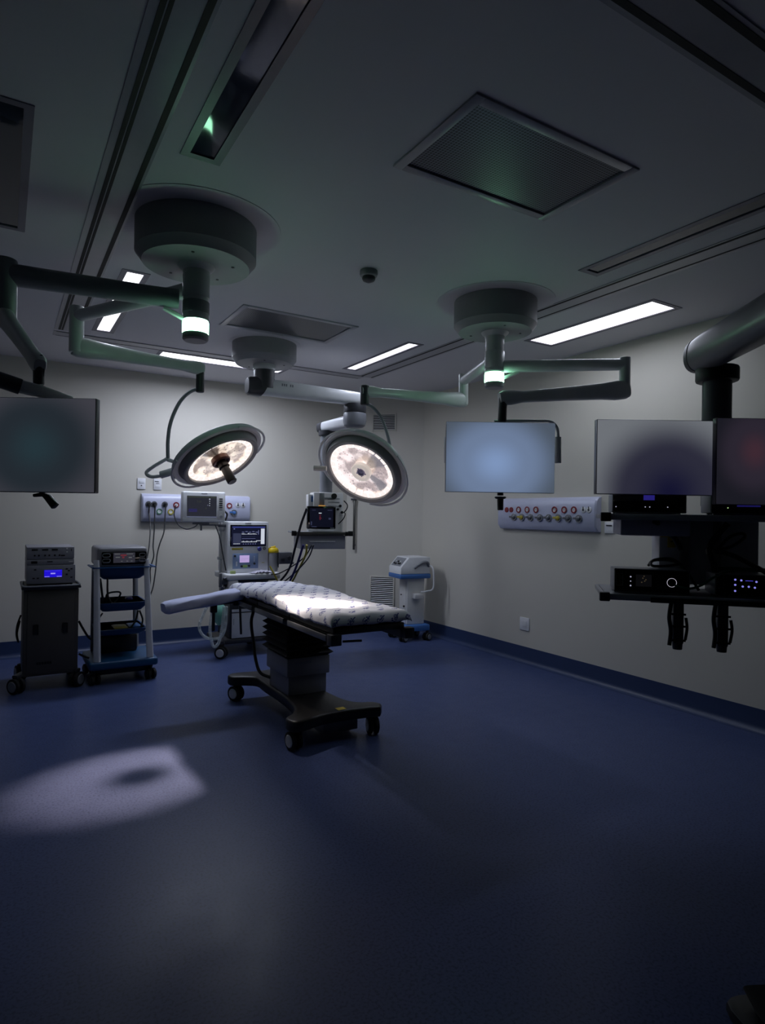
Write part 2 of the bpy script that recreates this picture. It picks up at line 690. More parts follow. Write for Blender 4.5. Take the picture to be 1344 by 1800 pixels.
wall_plate('white wall switch plate with a dark dot, left of the pair above the socket panel', TR((1.29, YB, 1.78)), .085, .12, [(0, -.02, .012, .012, BLACK, 'dark_button'), (0, .02, .05, .03, WHITE, 'rocker')])
wall_plate('white wall switch plate with printed marks, right of the pair above the socket panel', TR((1.46, YB, 1.78)), .085, .12, [(-.01, .03, .045, .006, DARK, 'printed_mark'), (0, .008, .035, .006, GREY, 'printed_mark'), (0, -.025, .05, .03, WHITE, 'rocker')])
wall_plate('white blank wall outlet low on the right wall above the blue skirting', TR((XR, 4.65, .395)) @ RZ(-PI / 2), .13, .13, [(0, 0, .06, .06, WHITE, 'socket_face')])
wall_plate('small white wall outlet right of the long gas panel, half behind the tower shelf', TR((XR, 3.63, 1.40)) @ RZ(-PI / 2), .10, .10, [(0, .02, .06, .012, DARK, 'printed_mark')])

# vertical steel rail on the corner wall
t = thing('wall_hung_rail', 'thin vertical steel rail on the back corner wall under the right surgical light', 'rail', M=CM @ TR((.115, 0, 1.02)))
b = MB()
b.box(-.014, .014, -.05, -.036, 0, .66, .003)
b.build('bar', DSTEEL, t)
b = MB()
b.box(-.045, .02, -.06, -.001, .64, .665, .004)
b.build('bracket', DARK, t)
b = MB()
b.box(-.012, .012, -.04, -.001, .05, .07, .002)
b.build('bracket', DARK, t)

# ------------------------------------------------------------------ ceiling booms
ring_em = emat('green_ring_light', (.40, 1.0, .62), 14.0, '#cfd8d2', .3)


def ceiling_mount(cx, cy, r, zb, label, lit=True):
    t = thing('ceiling_mount', label, 'ceiling mount', (cx, cy, ZC))
    b = MB()
    fr = r * 1.42 if lit else r * 1.12
    b.lathe([(fr, -.0005), (fr, -.003), (fr - .01, -.0035), (r * .5, -.0035)], n=64)
    b.build('ceiling_plate', ceil_m, t)
    z = zb - ZC
    b = MB()
    b.lathe([(r, -.004), (r, z + .045), (r - .005, z + .04), (r - .035, z), (.115, z), (.1, z - .002)], n=64)
    b.build('drum_cover', SHROUD, t)
    for a in (250, 330, 40, 120):
        x, y = math.cos(rad(a)) * r * .62, math.sin(rad(a)) * r * .62
        b = MB()
        b.cyl((x, y, z - .003), (x, y, z + .001), .008, n=12)
        b.build('cover_screw', BLACK, t)
    if lit:
        b = MB()
        b.lathe([(.098, z - .001), (.09, z - .012), (.07, z - .03), (.065, z - .06), (.065, -.395), (.062, -.4), (.067, -.403), (.067, -.50), (.06, -.503)], n=36)
        b.build('spindle', ARM, t)
        b = MB()
        b.lathe([(.066, -.505), (.068, -.508), (.068, -.565), (.066, -.568)], n=36)
        b.build('ring_light', ring_em, t)
        b = MB()
        b.lathe([(.066, -.569), (.067, -.574), (.067, -.598), (.058, -.608), (0, -.609)], n=36)
        b.build('end_cap', SHROUD, t)
    else:
        b = MB()
        b.lathe([(.098, z - .001), (.098, z - .05), (.09, z - .052)], n=36)
        b.build('collar', ARM, t)
        b = MB()
        b.lathe([(.092, z - .053), (.092, -.33), (.085, -.335)], n=36)
        b.build('spindle', DARK, t)
    return t


ceiling_mount(.86, 3.35, .31, 2.79, 'largest ceiling drum at left with green ring light')
ceiling_mount(2.955, 3.36, .29, 2.785, 'ceiling drum at right with green ring light, next to the big lit panel')
ceiling_mount(1.99, 5.35, .285, 2.815, 'small far ceiling drum with dark spindle, carrying the anaesthesia pendant', False)


def hub_sleeve(b, c, r, z0, z1):
    b.cyl((c[0], c[1], z0), (c[0], c[1], z1), r, n=32, bev=.004)


def ext_arm(b, a, e, r, strut=True, taper=1.0):
    """round horizontal tube from the spindle axis a to the elbow e"""
    a, e = Vector(a), Vector(e)
    d = (e - a).normalized()
    b.loft([(a + d * .05, r * 2.0, r * 2.2), (a + d * .2, r * 2, r * 2.1), (e - d * .05, r * 2 * taper, r * 2 * taper), (e, r * 1.9 * taper, r * 1.9 * taper)], 24, 2.2)


def spring_arm(b, a, e, w=.075, h=.11):
    a, e = Vector(a), Vector(e)
    d = e - a
    L = d.length
    u = d.normalized()
    s = lambda t, ww, hh: (a + d * t, ww, hh)
    b.loft([s(-.03, w * .8, h * .85), s(0, w, h * 1.05), s(.08, w, h * 1.1), s(.2, w * .95, h * .92), s(.5, w * .85, h * .74), s(.85, w * .8, h * .62), s(.93, w * .8, h * .78), s(1, w * .8, h * .8), s(1.03, w * .6, h * .6)], 28, 3.0)


def arm_marks(parent, a, e, frac, side, h=.016, col=None):
    """a short run of printed strokes on the side of a spring arm"""
    a, e = Vector(a), Vector(e)
    d = (e - a).normalized()
    sd = d.cross(Vector((0, 0, 1))).normalized() * side
    u = Vector((0, 0, 1))
    p = a + (e - a) * frac + sd * (.075 * .43 + .0006)
    b = MB()
    for k in range(7):
        if k == 3:
            continue
        q = p + d * (k - 3) * .013
        b.quad(q - d * .004 - u * h / 2, q + d * .004 - u * h / 2, q + d * .004 + u * h / 2, q - d * .004 + u * h / 2)
    return b.build('printed_mark', col or DARK, parent, True)


def elbow(b, x, y, z1, z0, r):
    b.cyl((x, y, z0), (x, y, z1), r, n=24, bev=.008)


SA, SB = Vector((.86, 3.35, 0)), Vector((2.955, 3.36, 0))


def V(p, z=None):
    p = Vector(p)
    return p if z is None else Vector((p.x, p.y, z))


# -- surgical lights
glass_m = mat('lamp_glass', '#ffffff', .05, trans=1., var=0)


def reflector_mat(name, seed, dark_wedges, strength, tint):
    mt = bpy.data.materials.new(name)
    mt.use_nodes = True
    nt = mt.node_tree
    N, L = nt.nodes, nt.links
    b = N['Principled BSDF']
    b.inputs['Base Color'].default_value = (.6, .57, .55, 1)
    b.inputs['Metallic'].default_value = .8
    b.inputs['Roughness'].default_value = .25
    tc = N.new('ShaderNodeTexCoord')
    vo = N.new('ShaderNodeTexVoronoi')
    vo.inputs['Scale'].default_value = 38
    mp = N.new('ShaderNodeMapping')
    mp.inputs['Location'].default_value = (seed, seed * .7, 0)
    L.new(tc.outputs['Object'], mp.inputs['Vector'])
    L.new(mp.outputs['Vector'], vo.inputs['Vector'])
    cr = N.new('ShaderNodeValToRGB')
    cr.color_ramp.elements[0].position = .12
    cr.color_ramp.elements[0].color = (.25, .2, .2, 1)
    cr.color_ramp.elements[1].position = .3
    cr.color_ramp.elements[1].color = (1, 1, 1, 1)
    L.new(vo.outputs['Distance'], cr.inputs['Fac'])
    nz = N.new('ShaderNodeTexNoise')
    nz.inputs['Scale'].default_value = 9
    nz.inputs['Detail'].default_value = 5
    L.new(mp.outputs['Vector'], nz.inputs['Vector'])
    c2 = N.new('ShaderNodeValToRGB')
    c2.color_ramp.elements[0].position = .40
    c2.color_ramp.elements[0].color = (tint[0] * .32, tint[1] * .27, tint[2] * .25, 1)
    c2.color_ramp.elements[1].position = .56
    c2.color_ramp.elements[1].color = (*tint, 1)
    L.new(nz.outputs['Fac'], c2.inputs['Fac'])
    mu = N.new('ShaderNodeMix')
    mu.data_type = 'RGBA'
    mu.blend_type = 'MULTIPLY'
    mu.inputs[0].default_value = .9
    L.new(c2.outputs['Color'], mu.inputs[6])
    L.new(cr.outputs['Color'], mu.inputs[7])
    # the two segments between the lit pods stay dim
    sx = N.new('ShaderNodeSeparateXYZ')
    L.new(tc.outputs['Object'], sx.inputs[0])
    at = N.new('ShaderNodeMath')
    at.operation = 'ARCTAN2'
    L.new(sx.outputs['Y'], at.inputs[0])
    L.new(sx.outputs['X'], at.inputs[1])
    prev = None
    for (c, hw) in dark_wedges:
        sb = N.new('ShaderNodeMath')
        sb.operation = 'SUBTRACT'
        sb.inputs[1].default_value = rad(c)
        L.new(at.outputs[0], sb.inputs[0])
        wr = N.new('ShaderNodeMath')
        wr.operation = 'WRAP'
        wr.inputs[1].default_value = PI
        wr.inputs[2].default_value = -PI
        L.new(sb.outputs[0], wr.inputs[0])
        ab = N.new('ShaderNodeMath')
        ab.operation = 'ABSOLUTE'
        L.new(wr.outputs[0], ab.inputs[0])
        mr = N.new('ShaderNodeMapRange')
        mr.inputs['From Min'].default_value = rad(hw)
        mr.inputs['From Max'].default_value = rad(hw + 9)
        mr.inputs['To Min'].default_value = .13
        mr.inputs['To Max'].default_value = 1
        L.new(ab.outputs[0], mr.inputs['Value'])
        if prev is None:
            prev = mr.outputs['Result']
        else:
            ml = N.new('ShaderNodeMath')
            ml.operation = 'MULTIPLY'
            L.new(prev, ml.inputs[0])
            L.new(mr.outputs['Result'], ml.inputs[1])
            prev = ml.outputs[0]
    st = N.new('ShaderNodeMath')
    st.operation = 'MULTIPLY'
    st.inputs[1].default_value = strength
    L.new(prev, st.inputs[0])
    L.new(mu.outputs[2], b.inputs['Emission Color'])
    L.new(st.outputs[0], b.inputs['Emission Strength'])
    return mt


lens_em = emat('bright_lens', (1., .9, .86), .92, '#dddddd')
RIM = mat('lamp_rim_grey', '#dcdce0', .35)


def lamp_head(t, HM, refl, with_handle, bracket_dir, R=.34):
    """HM: head frame, light leaves along local -z, the bracket sits at local -x"""
    b = MB()   # shell: outer rim bead, back dome
    b.lathe([(R - .035, -.012), (R - .02, -.02), (R - .004, -.012), (R, .004), (R - .004, .022), (R - .02, .034), (R - .05, .04), (R - .09, .062), (R - .17, .088), (.06, .10), (0, .101)], HM, 72, open_=True)
    shell = b.build('lamp_shell', RIM, t, True)
    b = MB()   # stepped inner frame around the glass
    b.lathe([(R - .0345, -.010), (R - .042, -.006), (R - .046, -.03), (R - .054, -.06), (R - .062, -.066), (R - .085, -.058), (R - .09, -.044), (R - .088, -.036), (R - .05, .01)], HM, 72, True)
    HM = HM @ TR((0, 0, -.042))
    b.build('inner_frame', SHROUD, shell, True)
    b = MB()
    b2 = b   # the reflector keeps its own frame so that its facets follow the head
    b2.lathe([(R - .087, -.002), (R - .1, .014), (.15, .032), (.045, .026), (0, .026)], None, 72, open_=True)
    me = b2.build('reflector', refl, None)
    me.parent = shell
    me.matrix_local = WM[t.name].inverted() @ HM
    WM[me.name] = HM
    # ring of bright lenses
    b = MB()
    n = 26
    for k in range(n):
        a0, a1 = 2 * PI * (k + .1) / n, 2 * PI * (k + .9) / n
        rr = []
        for a in (a0, (a0 + a1) / 2, a1):
            c, s_ = math.cos(a), math.sin(a)
            rr.append([(r * c, r * s_, z) for r, z in ((R - .093, -.002), (R - .112, -.005), (R - .128, .004), (R - .11, .012))])
        b.rings(rr, M=HM)
    b.build('lens_ring', lens_em, shell, True)
    # centre hub
    b = MB()
    b.lathe([(.062, .02), (.066, -.012), (.06, -.02), (.047, -.022), (.044, -.006), (.02, .0), (0, .0)] if with_handle else [(.074, .02), (.078, -.014), (.072, -.022), (.05, -.024), (.047, -.008), (.02, .0), (0, .0)], HM, 36)
    b.build('centre_hub', mat('hub_bronze', '#6b4b44', .3, .4) if with_handle else emat('hub_painted_glow', (.75, .66, .6), .55, '#d5d0cc'), shell, True)  # open hub: lamp light through the plastic is put in as emission
    if with_handle:
        b = MB()
        b.lathe([(.03, -.005), (.036, -.03), (.038, -.06), (.034, -.065), (.03, -.07), (.033, -.15), (.034, -.178), (.028, -.185), (0, -.186)], HM, 32)
        b.build('sterile_handle', mat('handle_brown_black', '#1d1514', .3), t, True)
    else:
        b = MB()
        b.lathe([(.03, -.001), (.031, -.014), (.022, -.018), (.016, -.008), (0, -.008)], HM, 28)
        for a in (30, 100, 170, 240, 310):
            x, y = .036 * math.cos(rad(a)), .036 * math.sin(rad(a))
            b.cyl(HM @ Vector((x, y, -.005)), HM @ Vector((x, y, -.012)), .005, n=10)
        b.build('hub_lens', mat('hub_purple_glass', '#8a86a8', .15), shell, True)
    # grip ring round the rim
    HM = HM @ TR((0, 0, .042))
    b = MB()
    for a0, a1 in bracket_dir:
        pts = [HM @ Vector(((R + .016 * math.sin(PI * k / 14)) * math.cos(rad(a0 + (a1 - a0) * k / 14)), (R + .016 * math.sin(PI * k / 14)) * math.sin(rad(a0 + (a1 - a0) * k / 14)), -.012 - .012 * math.sin(PI * k / 14))) for k in range(15)]
        b.tube(pts, .008, 10, 1)
    b.build('grip_ring', RIM, t, True)
    return shell


def head_frame(c, n, toward):
    n = Vector(n).normalized()
    z = -n
    x = (Vector(toward) - Vector(c))
    x = (x - z * x.dot(z)).normalized()   # +x points to the bracket
    y = z.cross(x)
    M = Matrix((x, y, z)).transposed().to_4x4()
    M.translation = Vector(c)
    return M


c1 = P(383, 801, 4.3)
n1_ = RT * .51 - UP * .82 - FW * .27
brk1 = P(303, 848, 4.3)
H1 = head_frame(c1, n1_, brk1)
el1 = Vector((.37, 4.25, 0))
e1 = V(P(352, 648, 4.35))
t = thing('surgical_light', 'left surgical light with dark handle, lit face over the operating table', 'surgical light', c1)
b = MB()
hub_sleeve(b, SA, .07, 2.62, 2.74)
ext_arm(b, V(SA, 2.675), V(el1, 2.675), .036)
b.build('extension_arm', ARM, t, True)
b = MB()
elbow(b, el1.x, el1.y, 2.735, 2.45, .042)
b.build('elbow_joint', ARM, t, True)
b = MB()
sa = V(el1, 2.485)
spring_arm(b, sa, e1, .08, .115)
sao = b.build('spring_arm', ARM, t, True)
arm_marks(sao, sa, e1, .55, 1)
b = MB()
y0 = V(e1, e1.z + .02)
elbow(b, e1.x, e1.y, e1.z + .03, P(352, 690, 4.35).z, .028)
b.build('swivel_joint', DARK, t, True)
yk = [P(355, 683, 4.35), P(335, 688, 4.34), P(315, 708, 4.33), P(300, 742, 4.32), P(295, 775, 4.31), P(295, 806, 4.3)]
b = MB()
b.tube(yk, .0125, 14, 5)
b.build('yoke_tube', GREY, t, True)
b = MB()
hx = H1 @ Vector((.325, 0, .02))
b.tube([P(294, 806, 4.3), P(270, 820, 4.3), P(257, 831, 4.3), P(266, 838, 4.3), P(285, 836, 4.3)], .012, 12, 6)
b.tube([P(294, 808, 4.3), P(306, 812, 4.3), P(318, 822, 4.3)], .014, 12, 4)
b.build('side_loop', RIM, t, True)
b = MB()
b.cyl(P(282, 835, 4.3), P(312, 826, 4.3), .026, n=20, bev=.005)
b.cyl(P(306, 830, 4.3), hx, .03, .035, n=20)
b.build('pivot_knob', RIM, t, True)
lamp_head(t, H1, reflector_mat('reflector_warm', 1.3, [(78, 13), (100, 8)], 1.0, (1., .87, .74)), True, [(-52, 52), (140, 230)], .325)

c2 = P(639, 823, 4.6)
n2_ = -RT * .385 - UP * .655 - FW * .65
brk2 = P(690, 850, 4.7)
H2 = head_frame(c2, n2_, P(560, 775, 4.6))
el2 = Vector((3.27, 4.10, 0))
e2 = V(P(641, 688, 4.75))
t = thing('surgical_light', 'right surgical light with open centre, lit face turned to the viewer', 'surgical light', c2)
b = MB()
hub_sleeve(b, SB, .07, 2.53, 2.65)
ext_arm(b, V(SB, 2.61), V(el2, 2.61), .036)
b.build('extension_arm', ARM, t, True)
b = MB()
elbow(b, el2.x, el2.y, 2.67, 2.41, .04)
b.build('elbow_joint', ARM, t, True)
sa = V(el2, 2.45)
b = MB()
spring_arm(b, sa, e2, .08, .11)
sao = b.build('spring_arm', ARM, t, True)
arm_marks(sao, sa, e2, .45, 1)
arm_marks(sao, sa, e2, .45, -1)
b = MB()
elbow(b, e2.x, e2.y, e2.z + .045, P(641, 712, 4.75).z, .034)
b.build('swivel_joint', DARK, t, True)
b = MB()
b.tube([P(641, 708, 4.75), P(655, 716, 4.76), P(670, 735, 4.77), P(681, 765, 4.78), P(687, 795, 4.78), P(693, 812, 4.74)], .0125, 14, 5)
b.build('yoke_tube', GREY, t, True)
b = MB()
b.cyl(P(574, 824, 4.57), P(551, 823, 4.57), .02, n=18, bev=.004)
b.build('side_knob', OFFW, t, True)
lamp_head(t, H2, reflector_mat('reflector_pink', 4.1, [(112, 16), (-165, 10)], .95, (1., .86, .83)), False, [(-60, 60), (120, 240)])

# -- monitor booms
SCREEN_RZ = -YAW


def flat_monitor(label, c, w, h, scr, rz=SCREEN_RZ, frame=None, back=True):
    t = thing('ceiling_hung_monitor', label, 'monitor', c, rz, 'wide monitors on booms')
    b = MB()
    b.box(-w / 2, w / 2, 0, .035, -h / 2, h / 2, .004)
    b.box(-w * .3, w * .3, .035, .065, -h * .3, h * .3, .01)
    b.build('casing', frame or DARK, t)
    b = MB()
    b.box(-w / 2 + .003, w / 2 - .003, -.003, .0, -h / 2 + .003, h / 2 - .003)
    b.build('screen', scr, t)
    return t


# right boom arm
ma = Vector((3.64, 2.80, 0))
me_ = P(884, 700, 4.05)
t = thing('ceiling_boom_arm', 'jointed monitor arm from the right drum, bent over the bright monitor', 'boom arm', (SB.x, SB.y, 2.5))
b = MB()
hub_sleeve(b, SB, .0705, 2.505, 2.528)
ext_arm(b, V(SB, 2.545), V(ma, 2.545), .04)
b.build('extension_arm', ARM, t, True)
b = MB()
elbow(b, ma.x, ma.y, 2.595, 2.345, .037)
b.build('elbow_joint', ARM, t, True)
sa = V(ma, 2.37)
b = MB()
spring_arm(b, sa, me_, .08, .12)
sao = b.build('spring_arm', ARM, t, True)
arm_marks(sao, sa, me_, .6, -1, col=BLACK)
arm_marks(sao, sa, me_, .6, 1, col=BLACK)
b = MB()
b.cyl(me_ + Vector((0, 0, .03)), P(882, 742, 4.05), .028, n=20, bev=.004)
b.build('swivel_joint', DARK, t, True)
b = MB()
dB = (V(ma) - V(SB)).normalized()
b.loft([(V(SB, 2.505) + dB * .17, .035, .02), (V(SB, 2.462) + dB * .06, .035, .02)], 12, 4)
b.build('strut', ARM, t, True)
b = MB()
pk = [P(868, 741, 4.05), P(900, 740, 4.05), P(945, 740, 4.06), P(966, 741, 4.07), P(978, 751, 4.08), P(981, 770, 4.08)]
b.tube(pk, .010, 12, 5)
b.build('monitor_yoke', ARM, t, True)
for x in (980, 786):
    b = MB()
    b.cyl(P(x, 768, 4.09), P(x, 814, 4.09), .022, n=16, bev=.003)
    b.build('yoke_grip', ARM, t, True)
c = P(879, 804, 4.0)
mon = flat_monitor('monitor with bright pale blue screen, hung under the right boom arm', c, 192 * 4.0 / FPX, 124 * 4.0 / FPX,
             glow_screen('pale_blue_screen', (.46, .42), (.62, .82), '#7c93ba', '#6a7b98', '#4c5664'), frame=GREY)
t = mon
b = MB()
b.cyl(P(879, 864, 4.03), P(879, 871, 4.03), .02, n=16)
b.lathe([(.035, 0), (.038, -.006), (.03, -.014), (.012, -.016)], TR(P(879, 873, 4.03)), 24)
b.cyl(P(879, 875, 4.03), P(879, 897, 4.03), .021, .019, n=20, bev=.004)
b.build('grip', BLACK, t, True)

# left boom arm
la = Vector((-.01, 3.46, 0))
le = P(68, 640, 2.42)
t = thing('ceiling_boom_arm', 'thick dark monitor arm reaching from the left drum to the left edge', 'boom arm', (SA.x, SA.y, 2.55))
b = MB()
hub_sleeve(b, SA, .0705, 2.535, 2.60)
ext_arm(b, V(SA, 2.60) + Vector((-.04, 0, 0)), V(la, 2.60), .046, taper=1.12)
b.build('extension_arm', GREY, t, True)
b = MB()
b.loft([(V(SA, 2.575) + Vector((-.16, .02, -.03)), .035, .02), (V(SA, 2.50) + Vector((-.055, .005, .0)), .035, .02)], 12, 4)
b.build('strut', ARM, t, True)
b = MB()
elbow(b, la.x, la.y, 2.67, 2.36, .055)
b.build('elbow_joint', GREY, t, True)
sa = V(la, 2.40)
b = MB()
spring_arm(b, sa, le, .07, .085)
b.build('spring_arm', ARM, t, True)
b = MB()
b.cyl(le + Vector((0, 0, .0)), P(68, 676, 2.42), .02, n=20, bev=.003)
b.tube([P(72, 624, 2.42), P(76, 640, 2.42), P(75, 662, 2.42)], .006, 8, 4)
b.build('swivel_joint', DARK, t, True)
b = MB()
b.loft([(P(-40, 655, 2.3), .045, .045), (P(30, 678, 2.36), .045, .05), (P(70, 688, 2.42), .05, .045), (P(122, 703, 2.55), .04, .03)], 16, 4)
b.build('monitor_bar', ARM, t, True)
b = MB()
b.cyl(P(-20, 661, 2.3), P(36, 680, 2.36), .03, n=18)
b.build('bar_sleeve', DARK, t, True)
c = P(31, 781.5, 2.4)
mon = flat_monitor('dark monitor with dim teal screen at the left edge of the room', c, .60, 167 * 2.4 / FPX,
             glow_screen('dim_teal_screen', (.62, .48), (.5, .75), '#24343b', '#232a31', '#3d3d45'))
t = mon
b = MB()
b.loft([(P(60, 871, 2.44), .02, .012), (P(76, 869, 2.44), .025, .018), (P(84, 874, 2.44), .03, .026), (P(97, 890, 2.44), .03, .03), (P(98, 891, 2.44), .02, .02)], 16, 3)
b.cyl(P(72, 862, 2.44), P(74, 871, 2.44), .008, n=10)
b.build('grip', BLACK, t, True)

# ------------------------------------------------------------------ anaesthesia supply pendant
t = thing('supply_pendant', 'white ceiling supply pendant with column, shelf and drawer behind the right surgical light', 'supply pendant', (2.86, 5.8, 1.15))
b = MB()
b.loft([((1.96, 5.35, 2.615), .15, .15), ((2.2, 5.35, 2.615), .15, .15), ((2.95, 5.36, 2.615), .13, .125), ((2.99, 5.36, 2.615), .12, .115)], 28, 3)
uo = b.build('upper_arm', WHITE, t, True)
b = MB()
for k in range(6):
    if k != 3:
        x = 2.13 + k * .02
        b.quad((x, 5.2748, 2.63), (x + .012, 5.2748, 2.63), (x + .012, 5.2748, 2.652), (x, 5.2748, 2.652))
b.build('printed_mark', GREY, uo, True)
b = MB()
b.loft([((1.83, 5.35, 2.61), .12, .13), ((1.85, 5.35, 2.61), .15, .165), ((1.96, 5.35, 2.61), .165, .175), ((1.99, 5.35, 2.595), .16, .14)], 28, 3)
b.cyl((1.99, 5.35, 2.6), (1.99, 5.35, 2.69), .095, n=32)
b.build('arm_end_cap', DARK, t, True)
b = MB()
b.cyl((2.93, 5.36, 2.475), (2.93, 5.36, 2.56), .11, n=36, bev=.005)
b.build('brake_collar', DARK, t, True)
b = MB()
b.lathe([(.108, .14), (.112, .13), (.115, .06), (.105, .02), (.08, .002), (0, 0)], TR((2.93, 5.36, 2.33)), 36)
b.build('joint_housing', GREY, t, True)
b = MB()
b.loft([((2.93, 5.40, 2.40), .13, .13), ((2.90, 5.60, 2.395), .13, .12), ((2.855, 5.86, 2.385), .12, .11)], 24, 2.8)
b.build('lower_arm', WHITE, t, True)
b = MB()
b.loft([((2.852, 5.86, 2.385), .125, .115), ((2.84, 5.93, 2.38), .12, .11), ((2.835, 5.95, 2.38), .08, .08)], 24, 2.8)
b.cyl((2.855, 5.82, 2.29), (2.855, 5.82, 2.34), .085, n=28)
b.build('lower_arm_cap', DARK, t, True)
b = MB()
b.cyl((2.855, 5.82, 1.70), (2.855, 5.82, 2.30), .066, n=32)
b.build('column', GREY, t, True)
PR = -.24
PM = TR((2.86, 5.82, 0)) @ RZ(PR)


def pb(b, *a, **k):
    return b.box(*a, M=PM, **k)


b = MB()
pb(b, -.15, .16, -.09, .12, 1.298, 1.70, bev=.01)
pb(b, -.20, -.10, -.06, .06, 1.50, 1.68, bev=.008)
hd = b.build('service_head', OFFW, t, True)
b = MB()
pb(b, -.09, -.04, -.1, -.088, 1.55, 1.695, bev=.003)
pb(b, -.04, .07, -.096, -.089, 1.63, 1.65, bev=.002)
b.build('steel_cover', STEEL, hd, True)
for x, z, r in ((.10, 1.53, .012), (.125, 1.565, .014), (.145, 1.50, .014), (.06, 1.665, .028)):
    b = MB()
    b.cyl(PM @ Vector((x, -.09, z)), PM @ Vector((x, -.112, z)), r, n=16)
    b.build('knob' if r > .02 else 'socket', BLACK, hd, True)
b = MB()
b.cyl(PM @ Vector((-.19, -.1, 1.50)), PM @ Vector((-.19, -.07, 1.50)), .03, n=24)
b.build('blue_outlet', BLUE, hd, True)
b = MB()
pb(b, -.17, -.13, -.07, -.062, 1.60, 1.66)
b.build('blue_plate', BLUE, hd, True)
b = MB()
b.cyl(PM @ Vector((-.2, -.11, 1.37)), PM @ Vector((-.16, -.1, 1.36)), .018, n=16)
pb(b, -.225, -.18, -.12, -.1, 1.365, 1.385, bev=.002)
b.build('yellow_coupling', YELLOW, hd, True)
b = MB()
for zz in (1.56, 1.6, 1.635):
    pb(b, .0, .12, -.0935, -.0905, zz, zz + .006)
for kx in range(6):
    for kz in range(5):
        pb(b, .115 + kx * .009, .118 + kx * .009, -.0925, -.0905, 1.40 + kz * .016, 1.404 + kz * .016)
b.build('printed_marks', GREY, hd, True)
b = MB()
pb(b, -.36, .19, -.24, .2, 1.283, 1.297, bev=.003)
sh = b.build('shelf', GREY, t, True)
b = MB()
pb(b, -.37, .20, -.262, -.242, 1.272, 1.302, bev=.004)
pb(b, -.37, .20, -.262, -.25, 1.262, 1.268)
b.build('equipment_rail', DSTEEL, sh, True)
for x in (-.395, .175):
    b = MB()
    pb(b, x, x + .045, -.275, -.235, 1.262, 1.312, bev=.004)
    b.build('rail_end_cap', BLACK, sh, True)
b = MB()
pb(b, .145, .172, -.27, -.23, 1.262, 1.305, bev=.004)
b.build('rail_clamp', BLACK, sh, True)
b = MB()
pb(b, -.30, .155, -.22, .18, 1.13, 1.268, bev=.006)
dr = b.build('drawer', mat('drawer_grey', '#9a9ba6', .4), t, True)
b = MB()
pb(b, -.21, .05, -.232, -.221, 1.20, 1.21, bev=.002)
b.build('handle', WHITE, dr, True)
# the pendant's own black leads
for pts, lb in (([(.145, -.11, 1.5), (.165, -.15, 1.49), (.15, -.16, 1.44), (.10, -.14, 1.38)], 'short black lead plugged into the pendant beside the small monitor'),
                ([(.175, -.06, 1.62), (.205, -.08, 1.58), (.2, -.09, 1.54), (.178, -.06, 1.50)], 'black cable loop at the outer edge of the pendant head')):
    b = MB()
    b.tube([PM @ Vector(p) for p in pts], .006, 8, 6)
    tag(b.build('power_cable', BLACK), lb, 'cable')


# small bedside monitor on the pendant shelf
def ui(parent, name, x0, x1, z0, z1, y, base, items, mats):
    b = MB()
    rect(b, x0, x1, z0, z1, y)
    for (u0, u1, v0, v1, mi) in items:
        b.mi = mi
        rect(b, x0 + (x1 - x0) * u0, x0 + (x1 - x0) * u1, z0 + (z1 - z0) * v0, z0 + (z1 - z0) * v1, y - .0005 - .0002 * mi)
    return b.build(name, [base] + mats, parent)


E_W = emat('screen_white', '#dfe6f5', .75)
E_B = emat('screen_blue', '#4a55b0', .55)
E_DB = emat('screen_navy', '#12152c', .8)
E_BK = emat('screen_black', '#0e1020', .7)
E_R = emat('screen_red', '#a03848', .6)
E_G = emat('screen_grey', '#3a3f5a', .7)
E_DIM = emat('screen_dim', '#2a2c36', .8)
E_V = emat('screen_violet', '#c9b2ec', .75)

SMZ = 1.303
t = thing('vital_signs_monitor', 'small black bedside monitor on white foot, standing on the pendant shelf', 'patient monitor', PM @ Vector((-.085, -.16, SMZ)), PR)
b = MB()
b.box(-.135, .13, -.03, .04, 0, .025, .004)
b.build('foot', WHITE, t)
b = MB()
b.box(-.145, .145, -.03, .03, .027, .255, .008)
cs = b.build('casing', GLOSSB, t)
ui(t, 'screen', -.122, .118, .045, .235, -.0315, E_BK,
   [(.1, .25, .88, .91, 2), (.75, .95, .88, .91, 2), (.38, .5, .72, .76, 1), (.40, .48, .62, .64, 3), (.42, .46, .52, .56, 3), (.4, .5, .46, .48, 3), (.43, .45, .38, .43, 3), (.05, .1, .1, .3, 2), (.8, .9, .4, .5, 2), (.08, .3, .0, .04, 2)], [E_W, E_G, E_R])
b = MB()
b.box(-.03, .04, -.025, .0, .2555, .266, .003)
b.build('alarm_light', emat('amber_alarm', '#d09a50', .5, '#a07030'), t)
b = MB()
b.box(.09, .13, -.0325, -.0302, .03, .041)
b.build('key_label', GREY, t)

# ------------------------------------------------------------------ operating table
TX, TY = 1.875, 4.1
t = thing('operating_table', 'steel and black operating table with white sheet, at the room centre', 'operating table', (TX, TY, 0))


def lobe(cx, cy, rx, ry, a0, a1, n=8):
    return [(cx + rx * math.cos(rad(a0 + (a1 - a0) * k / n)), cy + ry * math.sin(rad(a0 + (a1 - a0) * k / n))) for k in range(n + 1)]


def spline2(pts, res=6):
    q = cr_path([Vector((x, y, 0)) for x, y in pts] + [Vector((*pts[0], 0))], res)[:-1]
    return [(v.x, v.y) for v in q]


